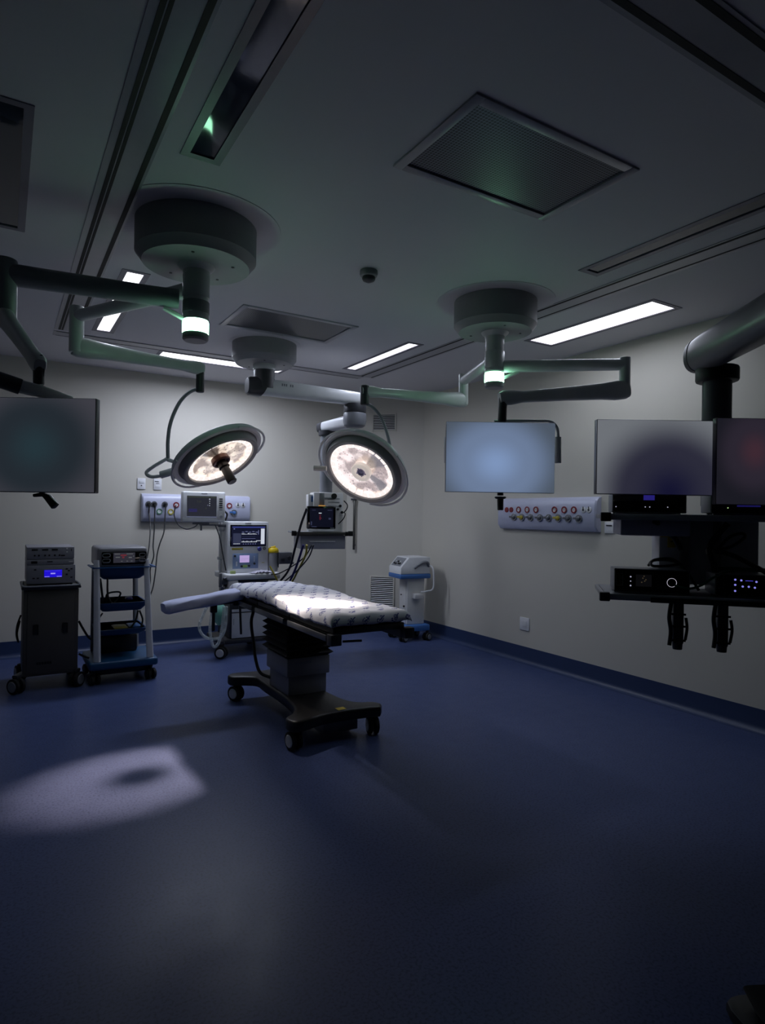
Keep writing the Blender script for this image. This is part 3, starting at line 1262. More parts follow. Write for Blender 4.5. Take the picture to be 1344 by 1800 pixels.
base = [(.31, -.53), (.35, -.47), (.31, -.40), (.23, -.37), (.17, -.26), (.15, 0), (.15, .40), (.17, .55), (.25, .62), (.33, .66), (.34, .73), (.28, .78), (.12, .76), (0, .755),
        (-.12, .76), (-.28, .78), (-.34, .73), (-.33, .66), (-.25, .62), (-.17, .55), (-.17, .40), (-.17, 0), (-.2, -.26), (-.27, -.38), (-.33, -.43), (-.34, -.50), (-.29, -.55), (-.12, -.50), (0, -.49), (.14, -.50)]
b = MB()
b.prism(spline2(base, 3), .125, .20, bev=.018, seg=3)
bo = b.build('base', mat('base_black', '#111012', .45), t)
b = MB()
b.box(.02, .08, -.475, -.425, .1995, .2015)
b.build('yellow_sticker', YELLOW, bo)
b = MB()
b.box(-.05, .21, -.40, -.16, .025, .128, .008)
b.build('under_box', GREY, t)
for x, y, rz in ((-.29, -.47, .15), (.29, -.46, -.25), (-.28, .70, .5), (.28, .70, .2)):
    caster(t, x, y, .058, rz, w=.045, top=.128)
b = MB()
b.box(-.145, .15, -.03, .33, .195, .345, .006)
b.box(-.165, .165, -.05, .35, .335, .465, .006)
b.build('column_cover', mat('column_steel', '#8c8c90', .4, .3, var=.04, scale=30), t)
b = MB()
b.box(-.1, .02, -.0515, -.0505, .42, .435)
b.build('nameplate', GREY, t)
rr = []
n = 6
for k in range(n * 2 + 1):
    z = .467 + (.735 - .467) * k / (n * 2)
    e = .03 if k % 2 else .0
    x, y0_, y1_ = .155 + e, -.04 - e, .37 + e
    rr.append([(x, y0_, z), (x, y1_, z), (-x, y1_, z), (-x, y0_, z)])
b = MB()
b.rings(rr)
b.build('bellows', RUBBER, t)
# frame in three sections
for (y0_, y1_) in ((-.90, -.27), (-.255, .34), (.355, .90)):
    b = MB()
    b.box(-.245, .245, y0_, y1_, .785, .825, .004)
    b.box(-.245, -.215, y0_, y1_, .735, .80, .004)
    b.box(.215, .245, y0_, y1_, .735, .80, .004)
    fr = b.build('frame_section', DSTEEL, t)
    for sx in (-1, 1):
        b = MB()
        b.box(sx * .272 - .006, sx * .272 + .006, y0_ + .03, y1_ - .03, .75, .785, .002)
        for yy in (y0_ + .08, y1_ - .08):
            b.cyl((sx * .24, yy, .768), (sx * .27, yy, .768), .01, n=10)
        b.build('side_rail', STEEL, fr)
for x in (-.285, .215):
    b = MB()
    b.box(x, x + .07, -.955, -.895, .735, .80, .006)
    b.build('end_block', DARK, t)
b = MB()
b.cyl((-.2, -.935, .755), (-.09, -.96, .755), .007, n=10)
b.build('release_lever', DSTEEL, t)
b = MB()
b.box(-.2, .2, -.06, .42, .725, .79, .01)
b.build('top_plate', BLACK, t)
b = MB()
b.box(-.25, .25, -.91, .91, .826, .87, .03, 3)
b.build('mattress', BLACK, t)

# arm board on the far left
b = MB()
AM = TR((-.22, .74, .835)) @ RY(rad(-7)) @ RZ(rad(3))
b.box(-.62, .0, -.075, .075, -.025, .03, .02, 3, M=AM)
ab = b.build('arm_board', BLACK, t)
clothw = mat('arm_cover_cloth', '#c9cfee', .8, var=.05, bump=.6, scale=22)
rr = []
for k in range(26):
    x = -.63 + .65 * k / 25
    ring_ = []
    for j in range(28):
        a = 2 * PI * j / 28
        c_, s_ = math.cos(a), math.sin(a)
        wv = 1 + .05 * math.sin(x * 24 + 3 * a) + .03 * math.sin(x * 60 + a * 2)
        en = 1 if 0 < k < 25 else .8
        y = math.copysign(abs(c_) ** .45, c_) * .087 * wv * en
        z = math.copysign(abs(s_) ** .5, s_) * .043 * (1 + .09 * math.sin(x * 17 + a * 3)) * en
        ring_.append(AM @ Vector((x, y, z + .003)))
    rr.append(ring_)
b = MB()
b.rings(rr)
b.build('arm_board_cover', clothw, ab)
b = MB()
b.box(-.31, -.22, .70, .78, .745, .79, .006)
b.cyl((-.27, .74, .77), (-.46, .73, .765), .011, n=12)
b.cyl((-.46, .73, .80), (-.46, .73, .56), .013, n=12)
b.box(-.485, -.435, .71, .75, .70, .775, .006)
b.cyl((-.26, .70, .76), (-.25, .69, .52), .009, n=10)
b.build('arm_board_clamp', DARK, t)
# control lead hanging from the table to the column
b = MB()
b.tube([(-.21, .52, .73), (-.235, .5, .64), (-.22, .48, .48), (-.215, .44, .36), (-.2, .38, .28), (-.14, .32, .25)], .012, 10, 6)
b.build('control_cable', BLACK, t)

# printed sheet over the table
sm = bpy.data.materials.new('printed_sheet')
sm.use_nodes = True
nt = sm.node_tree
N, L = nt.nodes, nt.links
bs = N['Principled BSDF']
bs.inputs['Roughness'].default_value = .85
uv = N.new('ShaderNodeUVMap')
uv.uv_map = 'cloth'


def mnode(op, a, c=None, d=None):
    nd = N.new('ShaderNodeMath')
    nd.operation = op
    for i, v in enumerate((a, c, d)):
        if v is None:
            continue
        if isinstance(v, (int, float)):
            nd.inputs[i].default_value = v
        else:
            L.new(v, nd.inputs[i])
    return nd.outputs[0]


sp = N.new('ShaderNodeSeparateXYZ')
L.new(uv.outputs['UV'], sp.inputs[0])
row = mnode('FLOOR', mnode('DIVIDE', sp.outputs['Y'], .095))
shift = mnode('MULTIPLY', mnode('MODULO', row, 2), .5)
fx = mnode('SUBTRACT', mnode('FRACT', mnode('ADD', mnode('DIVIDE', sp.outputs['X'], .10), shift)), .5)
fy = mnode('SUBTRACT', mnode('FRACT', mnode('DIVIDE', sp.outputs['Y'], .095)), .5)
ca, sa_ = math.cos(rad(40)), math.sin(rad(40))
gx = mnode('ADD', mnode('MULTIPLY', fx, ca), mnode('MULTIPLY', fy, sa_))
gy = mnode('SUBTRACT', mnode('MULTIPLY', fy, ca), mnode('MULTIPLY', fx, sa_))
# emblem: a broken oval with a tail stroke
oval = mnode('SQRT', mnode('ADD', mnode('POWER', mnode('ABSOLUTE', mnode('DIVIDE', gx, .30)), 2), mnode('POWER', mnode('ABSOLUTE', mnode('DIVIDE', gy, .19)), 2)))
in_oval = mnode('LESS_THAN', oval, 1)
nz = N.new('ShaderNodeTexNoise')
nz.inputs['Scale'].default_value = 95
nz.inputs['Detail'].default_value = 2
L.new(uv.outputs['UV'], nz.inputs['Vector'])
ink = mnode('MULTIPLY', in_oval, mnode('GREATER_THAN', nz.outputs['Fac'], .50))
tail = mnode('MULTIPLY', mnode('LESS_THAN', mnode('ABSOLUTE', mnode('ADD', gy, .02)), .035), mnode('LESS_THAN', mnode('ABSOLUTE', mnode('ADD', gx, -.2)), .24))
msk = mnode('MAXIMUM', ink, tail)
mx = N.new('ShaderNodeMix')
mx.data_type = 'RGBA'
mx.inputs[6].default_value = (*lin('#e6e6ee'), 1)
mx.inputs[7].default_value = (*lin('#525996'), 1)
L.new(msk, mx.inputs[0])
L.new(mx.outputs[2], bs.inputs['Base Color'])
n3 = N.new('ShaderNodeTexNoise')
n3.inputs['Scale'].default_value = 7
n3.inputs['Detail'].default_value = 6
L.new(uv.outputs['UV'], n3.inputs['Vector'])
bp = N.new('ShaderNodeBump')
bp.inputs['Strength'].default_value = .35
bp.inputs['Distance'].default_value = .02
L.new(n3.outputs['Fac'], bp.inputs['Height'])
L.new(bp.outputs['Normal'], bs.inputs['Normal'])

WX, WY = .272, .935
nu, nv = 36, 96
drop = .066


def sheet_pt(u, v):
    """u, v in metres of cloth measured from the middle; past the edge it turns down"""
    def fold(q, h, rr_):
        flat = h - rr_
        a = abs(q)
        if a <= flat:
            return q, 0.
        arc = rr_ * PI / 2
        if a <= flat + arc:
            th = (a - flat) / rr_
            return math.copysign(flat + rr_ * math.sin(th), q), -rr_ * (1 - math.cos(th))
        return math.copysign(h, q), -rr_ - (a - flat - arc)
    x, dz1 = fold(u, WX, .045)
    y, dz2 = fold(v, WY, .062)
    dz = min(dz1, dz2) if (dz1 < 0 or dz2 < 0) else 0
    if dz1 < 0 and dz2 < 0:
        dz = -math.sqrt(min(drop ** 2, (dz1 ** 2 + dz2 ** 2))) if abs(dz1 + dz2) < .2 else dz
        dz = max(dz, -drop)
    z = .905 + .006 * math.sin(v * 5.1 + 1.2) + .012 * math.exp(-((v - .28) / .22) ** 2) - .006 * math.exp(-((v + .28) / .12) ** 2) + .002 * math.sin(u * 33 + v * 19) + .0015 * math.sin(v * 47 - u * 21)
    if dz < -.01:
        k = min(1, -dz / drop)
        wob = .003 * k * math.sin((v if abs(u) > abs(v) * WX / WY else u) * 55 + 1.7 * math.sin(v * 9))
        if dz1 < 0:
            x += math.copysign(wob, u)
        if dz2 < 0:
            y += math.copysign(wob, v)
        z += dz * (1 + .05 * math.sin(v * 31 + u * 41))
    else:
        z += dz
    return Vector((TX + x, TY + y, z))


sb = bmesh.new()
uvl = sb.loops.layers.uv.new('cloth')
tu, tv = WX - .045 + .045 * PI / 2 + drop - .045, WY - .062 + .062 * PI / 2 + drop - .062


def dens(k, n, total, flat):
    """more columns where the cloth turns down"""
    s = -1 + 2 * k / n
    return math.copysign(abs(s) ** .8, s) * total


us = [dens(k, nu, tu, 0) for k in range(nu + 1)]
vs_ = [dens(k, nv, tv, 0) for k in range(nv + 1)]
gv = [[sb.verts.new(sheet_pt(u, v)) for v in vs_] for u in us]
for i in range(nu):
    for j in range(nv):
        f = sb.faces.new((gv[i][j], gv[i + 1][j], gv[i + 1][j + 1], gv[i][j + 1]))
        for lp, (p, q) in zip(f.loops, ((i, j), (i + 1, j), (i + 1, j + 1), (i, j + 1))):
            lp[uvl].uv = (us[p] + 1, vs_[q] + 1)
me = bpy.data.meshes.new('table_sheet')
sb.to_mesh(me)
sb.free()
me.materials.append(sm)
for p in me.polygons:
    p.use_smooth = True
so = bpy.data.objects.new('table_sheet', me)
COL.objects.link(so)
md = so.modifiers.new('cloth', 'SOLIDIFY')
md.thickness = .003
md.offset = 1
tag(so, 'white sheet with dark blue printed emblems draped over the operating table', 'sheet')

# ------------------------------------------------------------------ anaesthesia machine
AX, AY = 2.22, 6.56
t = thing('anaesthesia_machine', 'white anaesthesia machine with lit screen at the head of the operating table', 'anaesthesia machine', (AX, AY, 0))
b = MB()
b.box(-.30, .28, -.24, .26, .115, .165, .015)
b.build('base', DARK, t)
for x, y, rz in ((-.31, -.33, .9), (.27, -.28, -.5), (-.16, .24, .3), (.2, .24, .2)):
    caster(t, x, y, .06, rz, top=.14)
for q, p in (((-.31, -.33, .14), (-.26, -.2, .145)), ((.27, -.28, .14), (.23, -.2, .145))):
    b = MB()
    b.cyl(q, p, .03, n=14)
    b.build('caster_arm', DARK, t)
b = MB()
b.box(-.19, .24, -.21, .2, .166, .62, .008)
cab = b.build('cabinet', DARK, t)
for z0, z1 in ((.17, .43), (.44, .47)):
    b = MB()
    b.box(-.17, .23, -.225, -.211, z0, z1, .004)
    b.build('drawer_front', WHITE, cab)
b = MB()
for k in range(6):
    b.box(-.155, -.148, -.2265, -.2252, .31 + k * .011, .317 + k * .011)
b.build('printed_mark', GREY, cab)
b = MB()
b.box(-.19, .24, -.19, .19, .62, .79, .01)
b.build('bellows_block', GREY, t)
pts = [(-.235, -.33), (.31, -.33), (.33, -.27), (.30, .1), (.28, .18), (-.24, .18), (-.25, -.29)]
b = MB()
b.prism(pts, .785, .845, bev=.012, seg=3)
b.build('worktop', WHITE, t)
b = MB()
b.box(-.235, -.14, -.325, -.2, .65, .785, .012)
b.build('worktop_side', OFFW, t)
b = MB()
b.box(-.13, .29, -.32, -.2, .77, .786, .004)
b.build('worktop_under_strip', BLACK, t)  # black strip right under the worktop front
b = MB()
b.box(-.215, .235, -.18, .15, .845, 1.385, .014)
tw = b.build('display_tower', WHITE, t)
b = MB()
b.box(-.19, .205, -.187, -.18, 1.125, 1.352, .003)
sc_ = b.build('screen_bezel', GLOSSB, tw)
it = [(.03, .98, .9, .955, 2), (.06, .12, .9, .95, 1), (.28, .6, .915, .955, 1), (.06, .1, .82, .86, 4), (.05, .28, .12, .62, 3), (.86, .97, .06, .86, 1)]
rnd = random.Random(3)
for k in range(13):
    u = .3 + k * .035
    hgt = rnd.choice((.02, .05, .07, .04))
    it.append((u, u + .022, .56, .56 + hgt, 1))
    it.append((u, u + .022, .16, .16 + rnd.choice((.04, .07, .05)), 1))
    if k % 2:
        it.append((u, u + .03, .06, .09, 4))
for k in range(5):
    it.append((.06 + k * .04, .09 + k * .04, .07, .10, 1))
    it.append((.3 + k * .1, .37 + k * .1, .66 + .03 * (k % 2), .69 + .03 * (k % 2), 4))
it += [(.3, .7, .34, .355, 4), (.3, .7, .44, .455, 3), (.78, .795, .55, .78, 4), (.72, .85, .22, .25, 1)]
ui(sc_, 'screen', -.18, .195, 1.135, 1.342, -.188, E_DB, it, [E_W, E_B, E_G, emat('screen_lilac', '#8f95c8', .6)])
b = MB()
b.box(-.16, .12, -.184, -.179, .89, 1.05, .003)
cp = b.build('control_panel', PANELB, tw)
ui(cp, 'lcd_display', -.085, .02, .955, 1.03, -.185, E_V, [(.1, .9, .5, .53, 1), (.1, .6, .3, .33, 1)], [emat('screen_mauve', '#a58fd0', .6)])
for x, z, r in ((-.14, 1.025, .011), (-.065, .915, .012), (.015, .918, .012), (.075, .94, .011)):
    b = MB()
    b.cyl((x, -.1845, z), (x, -.198, z), r, n=14)
    b.build('knob', DARK, cp)
b = MB()
b.box(-.05, .0, -.1865, -.1842, .90, .93, .001)
b.build('green_key', mat('lime_key', '#8fb06a', .5), cp)
for k in range(4):
    for q in ((.068, .08, .965 + k * .016, .973 + k * .016), (-.125, -.11, .92 + k * .012, .928 + k * .012)):
        b = MB()
        b.box(q[0], q[1], -.1865, -.1842, q[2], q[3])
        b.build('white_key', WHITE, cp)
b = MB()
b.lathe([(.022, 0), (.024, .01), (.018, .02), (0, .021)], TR((.13, -.1805, 1.095)) @ RX(PI / 2), 24)
b.build('rotary_knob', mat('purple_knob', '#474a9c', .3), tw)
b = MB()
ring(b, .185, 1.10, .008, .017, -.1805, .008)
b.build('power_button', STEEL, tw)
b = MB()
b.box(-.03, .035, -.184, -.1802, 1.362, 1.372)
b.build('maker_plate', GREY, tw)
b = MB()
b.box(-.17, -.05, -.1835, -.1802, 1.088, 1.11, .001)
b.box(.16, .19, -.1825, -.1802, .945, .95)
b.build('printed_label', HOSEY, tw)
b = MB()
b.box(-.2, -.15, -.26, -.22, .846, .875, .004)
b.build('green_tag', mat('lime_tag', '#a0b070', .6), t)
# post and monitor bracket
b = MB()
b.cyl((-.24, -.02, .80), (-.24, -.02, 1.40), .014, n=14)
b.box(-.265, -.20, -.045, .005, 1.28, 1.345, .006)
b.box(-.27, -.21, -.04, 0, .98, 1.01, .004)
b.build('side_post', OFFW, t)
b = MB()
b.cyl((-.30, -.30, .70), (-.24, -.2, .72), .02, n=12)
b.box(-.335, -.31, -.32, -.28, .72, .86, .005)
b.box(-.31, -.235, -.27, -.19, .74, .80, .008)
b.cyl((-.28, -.28, .80), (-.20, -.25, .83), .012, n=10)
b.build('absorber_head', MID, t)

# crumpled cloth on the worktop
b = MB()
rr = []
for k in range(22):
    x = .0 + .26 * k / 21
    hh = .028 * math.sin(PI * (k + .3) / 21.6) + .006 * math.sin(k * 1.9)
    ring_ = []
    for j in range(14):
        a = 2 * PI * j / 14
        ring_.append(Vector((AX + x, AY - .27 + .055 * math.cos(a) * (1 + .15 * math.sin(k * 1.3 + a)), .8475 + max(.001, hh * (.5 + .5 * math.sin(a)) + .004 * math.sin(k * 2.3 + 3 * a)))))
    rr.append(ring_)
b.rings(rr)
tag(b.build('folded_cloth', mat('grey_cloth', '#b3b1bf', .85, var=.1)), 'crumpled pale cloth on the white worktop of the anaesthesia machine', 'cloth')

# breathing circuit: hanging hoses and bag
clear = mat('clear_tubing', '#cfd8d8', .25, alpha=.42)
for pts, lb in (([(372, 1052), (358, 1078), (350, 1100), (356, 1116), (370, 1123), (388, 1120), (396, 1100), (398, 1066)], 'outer clear corrugated breathing hose looping under the arm board'),
                ([(376, 1062), (371, 1086), (369, 1112), (375, 1136), (384, 1130), (390, 1104), (394, 1066)], 'inner clear corrugated breathing hose looping beside the green bag')):
    w = [P(x, y, 6.22 if 'outer' in lb else 6.16) for x, y in pts]
    b = MB()
    b.tube(w, lambda s: .0155 + .0018 * math.sin(s * 620), 10, 26)
    tag(b.build('breathing_hose', clear), lb, 'hose')
t = thing('breathing_bag', 'pale green breathing bag hanging beside the anaesthesia machine', 'breathing bag', P(384, 1078, 6.28))
b = MB()
g = mat('green_bag_rubber', '#6fae9c', .4, alpha=.8)
b.lathe([(.012, .13), (.016, .11), (.05, .08), (.072, .03), (.074, -.02), (.058, -.07), (.03, -.1), (.012, -.12), (0, -.125)], TR(P(385, 1078, 6.28)), 28)
b.build('bag', g, t, True)
b = MB()
b.cyl(P(385, 1056, 6.28), P(386, 1046, 6.28), .018, n=16)
b.build('neck', DARK, t, True)

# suction jar and grey box right of the machine
p = PY(484, 1004, 6.38)
t = thing('suction_jar', 'clear suction jar with yellow lid beside the anaesthesia machine', 'jar', (2.515, 6.40, .848))
b = MB()
b.lathe([(.0, 0), (.05, .002), (.055, .02), (.055, .2), (.05, .205)], n=28)
b.build('jar_body', mat('cloudy_jar', '#9fa0a4', .2, alpha=.8), t)
b = MB()
b.lathe([(.058, .205), (.06, .21), (.06, .235), (.045, .255), (0, .257)], n=28)
b.cyl((-.03, 0, .255), (.025, 0, .268), .012, n=12)
b.build('lid', YELLOW, t)
b = MB()
b.box(-.075, -.05, .0, .03, .10, .2, .004)
b.box(.04, .062, -.02, .01, .04, .12, .003)
b.build('clamp', DARK, t)
t = thing('suction_regulator', 'grey square regulator box right of the yellow lidded jar', 'regulator', (2.64, 6.38, .93))
b = MB()
b.box(-.08, .07, -.05, .05, 0, .125, .006)
b.box(.055, .09, -.055, -.02, -.005, .02, .003)
b.build('box', MID, t)
b = MB()
b.box(-.06, -.02, -.056, -.051, .03, .06)
b.cyl((.03, -.051, .06), (.03, -.062, .06), .022, n=16)
b.build('dial', DARK, t)
b = MB()
b.cyl((-.13, .02, .05), (-.07, .02, .05), .012, n=10)
b.build('mount_pin', DARK, t)

# hoses from the pendant to the machine
for pts, r, mm, lb in (
        ([(539, 894, 5.7), (528, 925, 5.75), (518, 965, 5.85), (508, 1000, 6.1), (492, 1022, 6.4), (470, 1045, 6.7)], .011, BLACK, 'black hose slanting from the blue outlet of the pendant to the machine'),
        ([(533, 958, 5.85), (526, 980, 5.9), (517, 1005, 6.1), (505, 1028, 6.3), (485, 1050, 6.6)], .011, HOSEB, 'dark blue hose from the pendant drawer down to the machine'),
        ([(539, 958, 5.88), (537, 975, 5.95), (525, 1000, 6.15), (511, 1026, 6.35), (488, 1055, 6.65)], .010, HOSEY, 'yellow hose from the pendant drawer down to the machine'),
        ([(551, 958, 5.9), (542, 980, 6.0), (522, 1003, 6.15), (497, 1024, 6.35), (470, 1040, 6.6)], .007, DARK, 'thin dark grey lead from the pendant, lower of two crossing the hoses'),
        ([(548, 958, 5.92), (536, 978, 6.05), (514, 995, 6.2), (490, 1008, 6.4), (474, 1010, 6.62)], .006, BLACK, 'thin black lead from the pendant, upper of two crossing the hoses'),
        ([(474, 995, 6.5), (481, 1008, 6.5), (487, 1020, 6.5), (489, 1030, 6.55)], .009, HOSEY, 'short yellow hose behind the clear suction jar')):
    b = MB()
    b.tube([P(*q) for q in pts], r, 10, 8)
    tag(b.build('gas_hose' if r > .008 else 'monitor_lead', mm), lb, 'hose')

# ------------------------------------------------------------------ white patient monitor
c = PY(356, 917, 6.42)
t = thing('patient_monitor', 'white patient monitor with dim screen in front of the back socket panel', 'patient monitor', (1.765, 6.45, 1.375), -.1)
b = MB()
b.box(-.215, .215, -.05, .08, 0, .315, .016, 3)
b.build('casing', WHITE, t)
ui(t, 'screen', -.17, .125, .05, .27, -.052, E_DIM,
   [(.02, .98, .92, .97, 1), (.06, .34, .25, .4, 4), (.74, .78, .84, .88, 2), (.75, .77, .74, .78, 2), (.75, .77, .64, .68, 2), (.75, .77, .54, .58, 2), (.34, .36, .7, .8, 1), (.4, .42, .68, .78, 1), (.45, .47, .7, .78, 1), (.62, .66, .4, .46, 1), (.0, 1., .0, .05, 3), (.68, .72, .55, .6, 3)],
   [emat('screen_olive', '#3f463c', .7), E_W, emat('screen_bluegrey', '#6f7690', .6), emat('screen_indigo', '#2c2a58', .8)])
b = MB()
b.box(.135, .205, -.0525, -.05, .03, .29, .001)
kp = b.build('key_panel', OFFW, t)
for k in range(6):
    b = MB()
    b.box(.15, .185, -.056, -.0527, .235 - k * .022, .25 - k * .022, .001)
    b.build('key', DARK if k < 5 else GREY, kp)
b = MB()
b.cyl((.17, -.0527, .06), (.17, -.062, .06), .014, n=18)
b.build('dial', GREY, kp)
b = MB()
b.box(-.03, .03, -.0515, -.0502, .29, .298)
b.build('maker_plate', GREY, t)
b = MB()
b.box(-.10, .06, -.02, .05, -.022, -.002, .004)
b.box(-.03, .18, .0, .05, -.035, -.02, .004)
b.box(.16, .275, .02, .06, -.05, -.02, .006)
b.cyl((-.02, -.01, -.02), (-.02, -.01, -.085), .010, n=12)
b.build('mounting_bracket', MID, t)
for pts, lb in (([(352, 886), (330, 884), (320, 892), (322, 905)], 'short black lead left of the white patient monitor, plugged into the panel'),
                ([(309, 888), (306, 905), (313, 922), (327, 930), (342, 926), (350, 918)], 'thin grey cable looping below the white patient monitor'),
                ([(378, 922), (386, 945), (391, 972), (397, 1003)], 'thin grey cable running down from the monitor bracket to the worktop'),
                ([(394, 898), (399, 904), (396, 914), (391, 910)], 'short black lead right of the white patient monitor')):
    d = 6.25 if 'worktop' in lb else 6.62
    b = MB()
    b.tube([P(x, y, d) for x, y in pts], .006 if 'grey' in lb else .010, 8, 8)
    tag(b.build('monitor_cable', DARK if 'grey' in lb else BLACK), lb, 'cable')

# three mains leads from the socket panel to the trolley
for x0, pts, lb in ((-.546, [(262, 900), (264, 930), (262, 960), (258, 985), (261, 1005), (262, 1020)], 'black mains lead in the leftmost socket of the back panel'),
                    (-.487, [(272, 900), (271, 930), (269, 960), (270, 978), (264, 1000), (264, 1020), (260, 1045)], 'black mains lead in the second socket of the back panel'),
                    (-.375, [(290, 905), (288, 935), (281, 955), (276, 975), (273, 1005), (268, 1035), (259, 1056)], 'black mains lead in the third socket of the back panel')):
    p0 = MBk @ Vector((x0, -.105, .193))
    pl = thing('power_cable', lb, 'cable', p0)
    b = MB()
    q = [p0 + Vector((0, -.012, 0)), p0 + Vector((0, -.022, -.03))] + [P(x, y, 6.78 - .55 * max(0, (y - 905) / 150)) for x, y in pts]
    b.tube(q, .0068, 8, 8)
    b.build('cord', BLACK, pl, True)
    b = MB()
    b.cyl(p0 + Vector((0, .02, 0)), p0 + Vector((0, -.015, 0)), .02, .016, n=18, bev=.003)
    b.build('plug', BLACK, pl, True)

# ------------------------------------------------------------------ diathermy generator cart
t = thing('equipment_cart', 'dark taupe cabinet cart under the stacked generators with blue display', 'cart', (.352, 6.05, 0))
b = MB()
b.box(-.2, .205, -.25, .25, .12, .83, .01)
bd = b.build('cabinet', CABIN, t)
b = MB()
b.box(-.17, .175, -.254, -.25, .14, .81, .003)
dr = b.build('front_panel', CABIN, bd)
for x in (-.11, .105):
    b = MB()
    b.box(x - .02, x + .02, -.2565, -.2545, .46, .545, .006)
    b.build('recessed_grip', BLACK, dr)
b = MB()
for k in range(6):
    b.box(-.10 + k * .019, -.086 + k * .019, -.2555, -.2542, .215, .235)
b.build('printed_mark', BLACK, dr)
b = MB()
b.box(-.215, .22, -.28, .26, .831, .852, .006)
b.build('top_tray', DARK, t)
b = MB()
b.tube([(-.195, .1, .862), (-.205, -.24, .862), (-.17, -.285, .858), (0, -.29, .858), (.175, -.285, .858), (.21, -.24, .862), (.2, .1, .862)], .008, 10, 6)
b.build('tray_rail', GREY, t)
for x, y, rz in ((-.24, -.26, .7), (.2, -.24, -.7), (-.2, .22, .2), (.2, .22, .1)):
    caster(t, x, y, .062, rz, hub=GREY, top=.135)
b = MB()
b.loft([(( -.25, -.27, .135), .05, .03), ((-.15, -.16, .15), .06, .04)], 12, 4)
b.build('caster_arm', DARK, t)
b = MB()
b.loft([((.21, -.25, .135), .05, .03), ((.13, -.16, .15), .06, .04)], 12, 4)
b.build('caster_arm', DARK, t)
b = MB()
b.tube([(-.21, -.05, .6), (-.235, -.07, .52), (-.24, -.08, .44), (-.225, -.07, .38), (-.235, -.05, .45), (-.215, -.03, .55)], .007, 8, 6)
b.build('hanging_cable', BLACK, t)

gm = mat('generator_grey', '#7c7c84', .45)
t = thing('electrosurgical_generator', 'lower grey generator with glowing blue display on the taupe cart', 'generator', (.352, 6.05, .862))
b = MB()
b.box(-.18, .175, -.26, .22, .012, .165, .006)
b.build('casing', gm, t)
for y in (-.25, .1):
    b = MB()
    b.box(-.16, .155, y, y + .05, 0, .012)
    b.build('foot', BLACK, t)
ui(t, 'display', -.055, .075, .065, .125, -.2615, emat('display_blue', '#2213d8', .9),
   [(.05, .9, .84, .88, 2), (.36, .62, .42, .6, 1), (.02, .3, .06, .13, 1), (.7, .98, .06, .13, 1)], [emat('display_lilac', '#a9a2ff', .8), emat('display_violet', '#5a52f0', .8)])
for x, z in ((-.12, .13), (-.13, .06), (-.1, .06), (.11, .13), (.145, .13), (.11, .085), (.145, .06), (.125, .115)):
    b = MB()
    b.box(x - .008, x + .008, -.2625, -.2602, z - .005, z + .005)
    b.build('key', BLACK, t)
t = thing('electrosurgical_generator', 'upper grey generator with rows of dark sockets on top of the stack', 'generator', (.347, 6.05, 1.029))
b = MB()
b.box(-.175, .17, -.255, .22, .001, .045, .004)
b.box(-.175, .17, -.255, .22, .048, .145, .004)
b.build('casing', gm, t)
for x in (-.12, -.045, .025):
    b = MB()
    b.box(x - .022, x + .022, -.2575, -.2552, .118, .13)
    b.build('dark_display', BLACK, t)
for x in (-.12, -.09, -.045, -.015, .025, .06):
    b = MB()
    b.cyl((x, -.2552, .078), (x, -.259, .078), .007, n=10)
    b.build('socket', BLACK, t)
for q in ((-.145, -.10, .012, .032), (-.03, .01, .022, .03), (.07, .1, .07, .08), (.145, .15, .11, .13)):
    b = MB()
    b.box(q[0], q[1], -.2575, -.2552, q[2], q[3])
    b.build('key', BLACK, t)
for z in (.132, .105):
    b = MB()
    b.cyl((.115, -.2552, z), (.115, -.258, z), .006, n=12)
    b.build('indicator', OFFW, t)
b = MB()
b.box(.13, .16, -.2575, -.2552, .02, .026)
b.build('maker_plate', OFFW, t)

# ------------------------------------------------------------------ blue trolley
t = thing('equipment_trolley', 'white post trolley with four blue trays holding a grey generator', 'trolley', (.905, 6.0, 0))
tray_m = mat('tray_blue', '#123a64', .4)
for x0, x1, y0_, y1_ in ((-.205, -.165, -.27, -.235), (.20, .235, -.27, -.235)):
    b = MB()
    s = -1 if x0 < 0 else 1
    b.loft([((s * .215 + .01, -.25, .15), .035, .06), ((s * .207 - .005, -.245, .6), .035, .05), ((s * .2 - .02, -.24, 1.06), .033, .045)], 16, 4)
    po = b.build('post', WHITE, t)
    b = MB()
    b.loft([((s * .19, .24, .15), .03, .05), ((s * .18 - .01, .23, .95), .03, .045)], 12, 4)
    b.build('rear_post', GREY, t)


def tray(z, w, d, h, nm, ins=.04):
    b = MB()
    rr = []
    for (k, zz) in ((0, z + h), (.3, z + h * .45), (1, z), (1, z + .006), (.35, z + h * .5), (.12, z + h)):
        i = ins * k
        x, y = w / 2 - i, d / 2 - i
        if (k, zz) in ((1, z + .006), (.35, z + h * .5), (.12, z + h)):
            x -= .008
            y -= .008
        poly = []
        for cx, cy, a0 in ((x, y, 0), (-x, y, 90), (-x, -y, 180), (x, -y, 270)):
            for q in range(5):
                a = rad(a0 + 90 * q / 4)
                poly.append((cx - math.copysign(.04, cx) + .04 * math.cos(a), cy - math.copysign(.04, cy) + .04 * math.sin(a), zz))
        rr.append(poly)
    b.rings(rr)
    return b.build(nm, tray_m, t)


